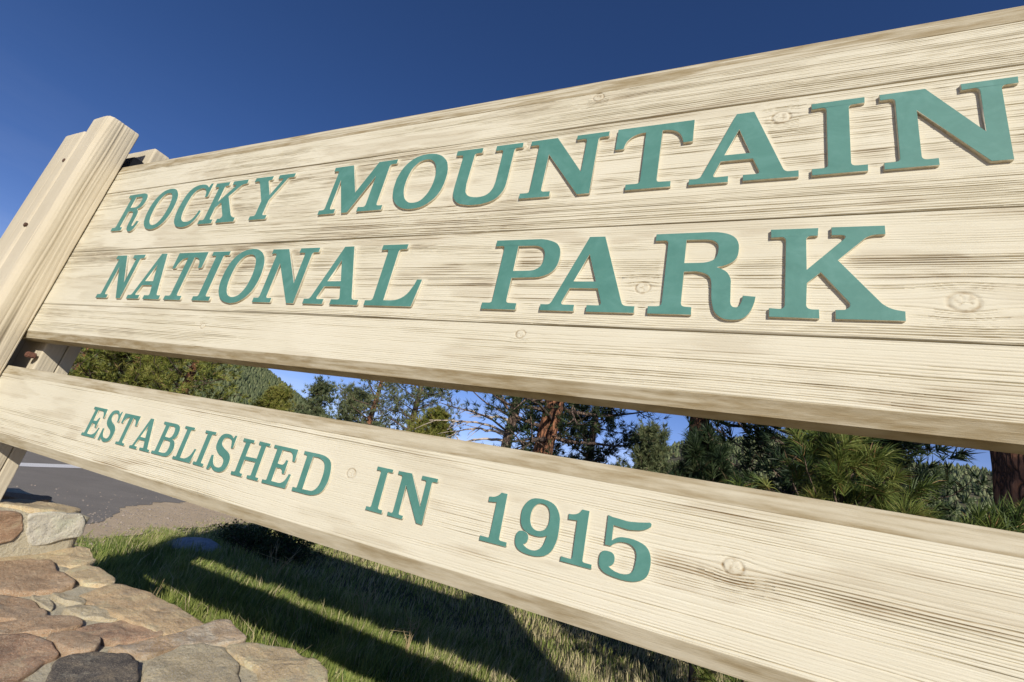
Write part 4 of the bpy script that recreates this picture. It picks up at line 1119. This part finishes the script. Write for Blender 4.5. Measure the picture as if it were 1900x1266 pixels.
# ------------------------------------------------------------------ grass, boulder, shrub, weeds
gx_y = [p[1] for p in gedge]; gx_x = [p[0] for p in gedge]
def grass(name, n, xr, yr, h0, h1, w, seed, dens, label, dryf, curve=.5, segs=2):
    rng = np.random.default_rng(seed)
    x = rng.uniform(*xr, n); y = rng.uniform(*yr, n)
    edge = np.interp(y, gx_y, gx_x)
    ns = fbm(x * 2.3, y * 2.3, seed, 4)
    keep = (x > edge + (ns - .5) * .7 + rng.exponential(.10, n) * -1) & (dens(x, y, ns) > rng.random(n))
    keep &= ~((y < .56) & (x > -3.7) & (x < 1.5))
    x, y, ns = x[keep], y[keep], ns[keep]; n = len(x)
    clump = vnoise(x * 9, y * 9, seed + 5)
    h = (h0 + (h1 - h0) * rng.random(n) ** 1.3) * (.45 + 1.0 * clump) * (.8 + .4 * ns)
    near_edge = sstep(0, .5, x - np.interp(y, gx_y, gx_x))
    h *= .45 + .55 * near_edge
    a = rng.uniform(0, 6.283, n); la = vnoise(x * 1.5, y * 1.5, seed + 6) * 9 + rng.normal(0, .9, n)
    lean = rng.uniform(.1, .9, n) * curve * h
    W = w * rng.uniform(.6, 1.3, n)
    ca, sa = np.cos(a) * W, np.sin(a) * W
    lx, ly = np.cos(la) * lean, np.sin(la) * lean
    z0 = GZ - .01
    rows = []
    for t, ww in ((0, 1), (.5, .8)):
        bx, by, bz = x + lx * t * t, y + ly * t * t, z0 + h * t
        rows += [np.stack([bx - ca * ww, by - sa * ww, bz], -1), np.stack([bx + ca * ww, by + sa * ww, bz], -1)]
    rows.append(np.stack([x + lx, y + ly, z0 + h * (1 - .25 * curve)], -1))
    V = np.stack(rows, 1)
    f = np.array([(0, 1, 3), (0, 3, 2), (2, 3, 4)])
    F = (f[None] + 5 * np.arange(n)[:, None, None]).reshape(-1, 3)
    dr = dryf(x, y, ns)
    t_ = np.where(rng.random(n) < dr, rng.uniform(.72, 1.0, n), np.clip(rng.normal(.36, .17, n) + (ns - .5) * .5, 0, .66))
    me = np_mesh(name, V.reshape(-1, 3), F, False, {'tint': np.repeat(t_, 5)})
    tag(link(name, me, M['grass']), label, 'grass', kind='stuff')
dry = lambda x, y, ns: np.clip(.06 + .35 * sstep(-1.6, -.2, x) + .5 * sstep(.50, .62, ns) * sstep(-2.5, -1, x) + .35 * sstep(1.5, 5, y), 0, .8)
grass('grass', 170000, (-6.6, 1.6), (.40, 3.3), .04, .16, .0028, 1, lambda x, y, ns: np.clip(.75 + .5 * ns, 0, 1), 'green grass growing behind the wall, striped by the sign\'s shadow', dry)
grass('tall_grass', 9000, (-6.4, 1.6), (.50, 3.6), .12, .26, .0024, 6, lambda x, y, ns: sstep(.45, .62, ns), 'taller grass blades and dry stems rising from the lawn', lambda x, y, ns: dry(x, y, ns) + .25, curve=.8)
grass('meadow_grass', 120000, (-9, 7), (3.1, 9.5), .04, .13, .004, 2, lambda x, y, ns: np.clip(.4 + ns, 0, 1), 'drier taller grass further back towards the pines', dry)

# ------------------------------------------------------------------ small things on the grass
def blob(name, cx, cy, cz, rx_, ry_, rz_, mat, label, cat, seed=1, rough=.25):
    nu, nv = 36, 20
    V = []
    for i in range(nv + 1):
        ph = math.pi * i / nv
        for j in range(nu):
            th = 2 * math.pi * j / nu
            d = np.array([math.sin(ph) * math.cos(th), math.sin(ph) * math.sin(th), math.cos(ph)])
            r = 1 + rough * (float(fbm(np.array(d[0] * 1.7 + 5 + d[2]), np.array(d[1] * 1.7 + 3 - d[2]), seed, 5)) - .5) * 2
            V.append((d[0] * rx_ * r, d[1] * ry_ * r, d[2] * rz_ * r))
    F = [(i * nu + j, (i + 1) * nu + j, (i + 1) * nu + (j + 1) % nu, i * nu + (j + 1) % nu) for i in range(nv) for j in range(nu)]
    o = link(name, list_mesh(name, V, F, True), mat, None, (cx, cy, cz)); tag(o, label, cat); return o
blob('boulder', -5.28, 3.02, GZ + .01, .27, .30, .11, M['boulder'], 'flat grey boulder half sunk in the shaded grass by the shoulder', 'boulder', 2, .18)

def shrub(cx, cy, r, h, seed):
    rng = np.random.default_rng(seed)
    root = empty('shrub', (cx, cy, GZ), 'dark low twiggy shrub in the sign\'s shadow beside the boulder', 'shrub')
    tb = Tubes(); P = []; D = []
    for i in range(90):
        a = rng.uniform(0, 6.28); q = math.sqrt(rng.random()) * r
        e = np.array([cx + q * math.cos(a) * 1.5, cy + q * math.sin(a), GZ + h * (1 - (q / r) ** 2 * .6) * rng.uniform(.7, 1.1)])
        b0 = np.array([cx + (e[0] - cx) * .4, cy + (e[1] - cy) * .4, GZ])
        mid = (b0 + e) / 2 + rng.normal(0, .03, 3)
        tb.add(np.array([b0, mid, e]), [.005, .004, .002], 3)
        for t in rng.uniform(.35, 1, 22):
            P.append(b0 + (e - b0) * t + rng.normal(0, .035, 3)); D.append(unit(rng.normal(size=3) + np.array([0, 0, .8])))
    link('stems', tb.mesh('stems'), M['bark_grey'], root)
    V, F, tt = needles(np.array(P), unit(np.array(D)), 5, .04, .006, 1.2, .02, rng, .3, .3)
    link('leaves', np_mesh('leaves', V, F, False, {'tint': tt}), M['shrub'], root)
shrub(-5.0, 3.75, .55, .34, 3)

def weed(x, y, h, seed, label, n=5, spread=.5):
    rng = np.random.default_rng(seed); tb = Tubes()
    for i in range(n):
        a = rng.uniform(0, 6.28); L = h * rng.uniform(.6, 1.0); s = spread * rng.uniform(.3, 1)
        top = np.array([x + math.cos(a) * L * s, y + math.sin(a) * L * s, GZ + L])
        mid = np.array([x + math.cos(a) * L * s * .3, y + math.sin(a) * L * s * .3, GZ + L * .55])
        tb.add(np.array([(x, y, GZ - .01), mid, top]), [.004, .003, .002], 4)
        for k in range(2):
            d = rng.normal(0, .06, 3) + np.array([0, 0, .04]); tb.add(np.array([mid + (top - mid) * .6, mid + (top - mid) * .6 + d * .6, mid + (top - mid) * .6 + d * 1.6]), [.0025, .002, .0012], 3)
    me = tb.mesh('dry_weed'); 
    co = np.empty(len(me.vertices) * 3, np.float32); me.vertices.foreach_get('co', co); co = co.reshape(-1, 3) - np.array([x, y, GZ], np.float32)
    me.vertices.foreach_set('co', co.ravel())
    tag(link('dry_weed', me, M['dry'], None, (x, y, GZ)), label, 'dry weed', 'dry weeds in the grass behind the sign')
weed(-3.86, 2.86, .34, 1, 'branched straw coloured weed in front of the dark shrub', 6, .7)
weed(-2.62, 2.75, .30, 2, 'bent dry stalks on the sunlit strip, right of the branched weed', 5, .8)
weed(-2.02, 2.52, .27, 5, 'dry stalks near the right end of the sunlit strip', 5, .6)
weed(-4.75, 1.55, .20, 7, 'short dry stems next to the pillar corner', 4, .5)
weed(-3.05, 1.15, .20, 8, 'dry stems at the back edge of the stone wall', 4, .6)
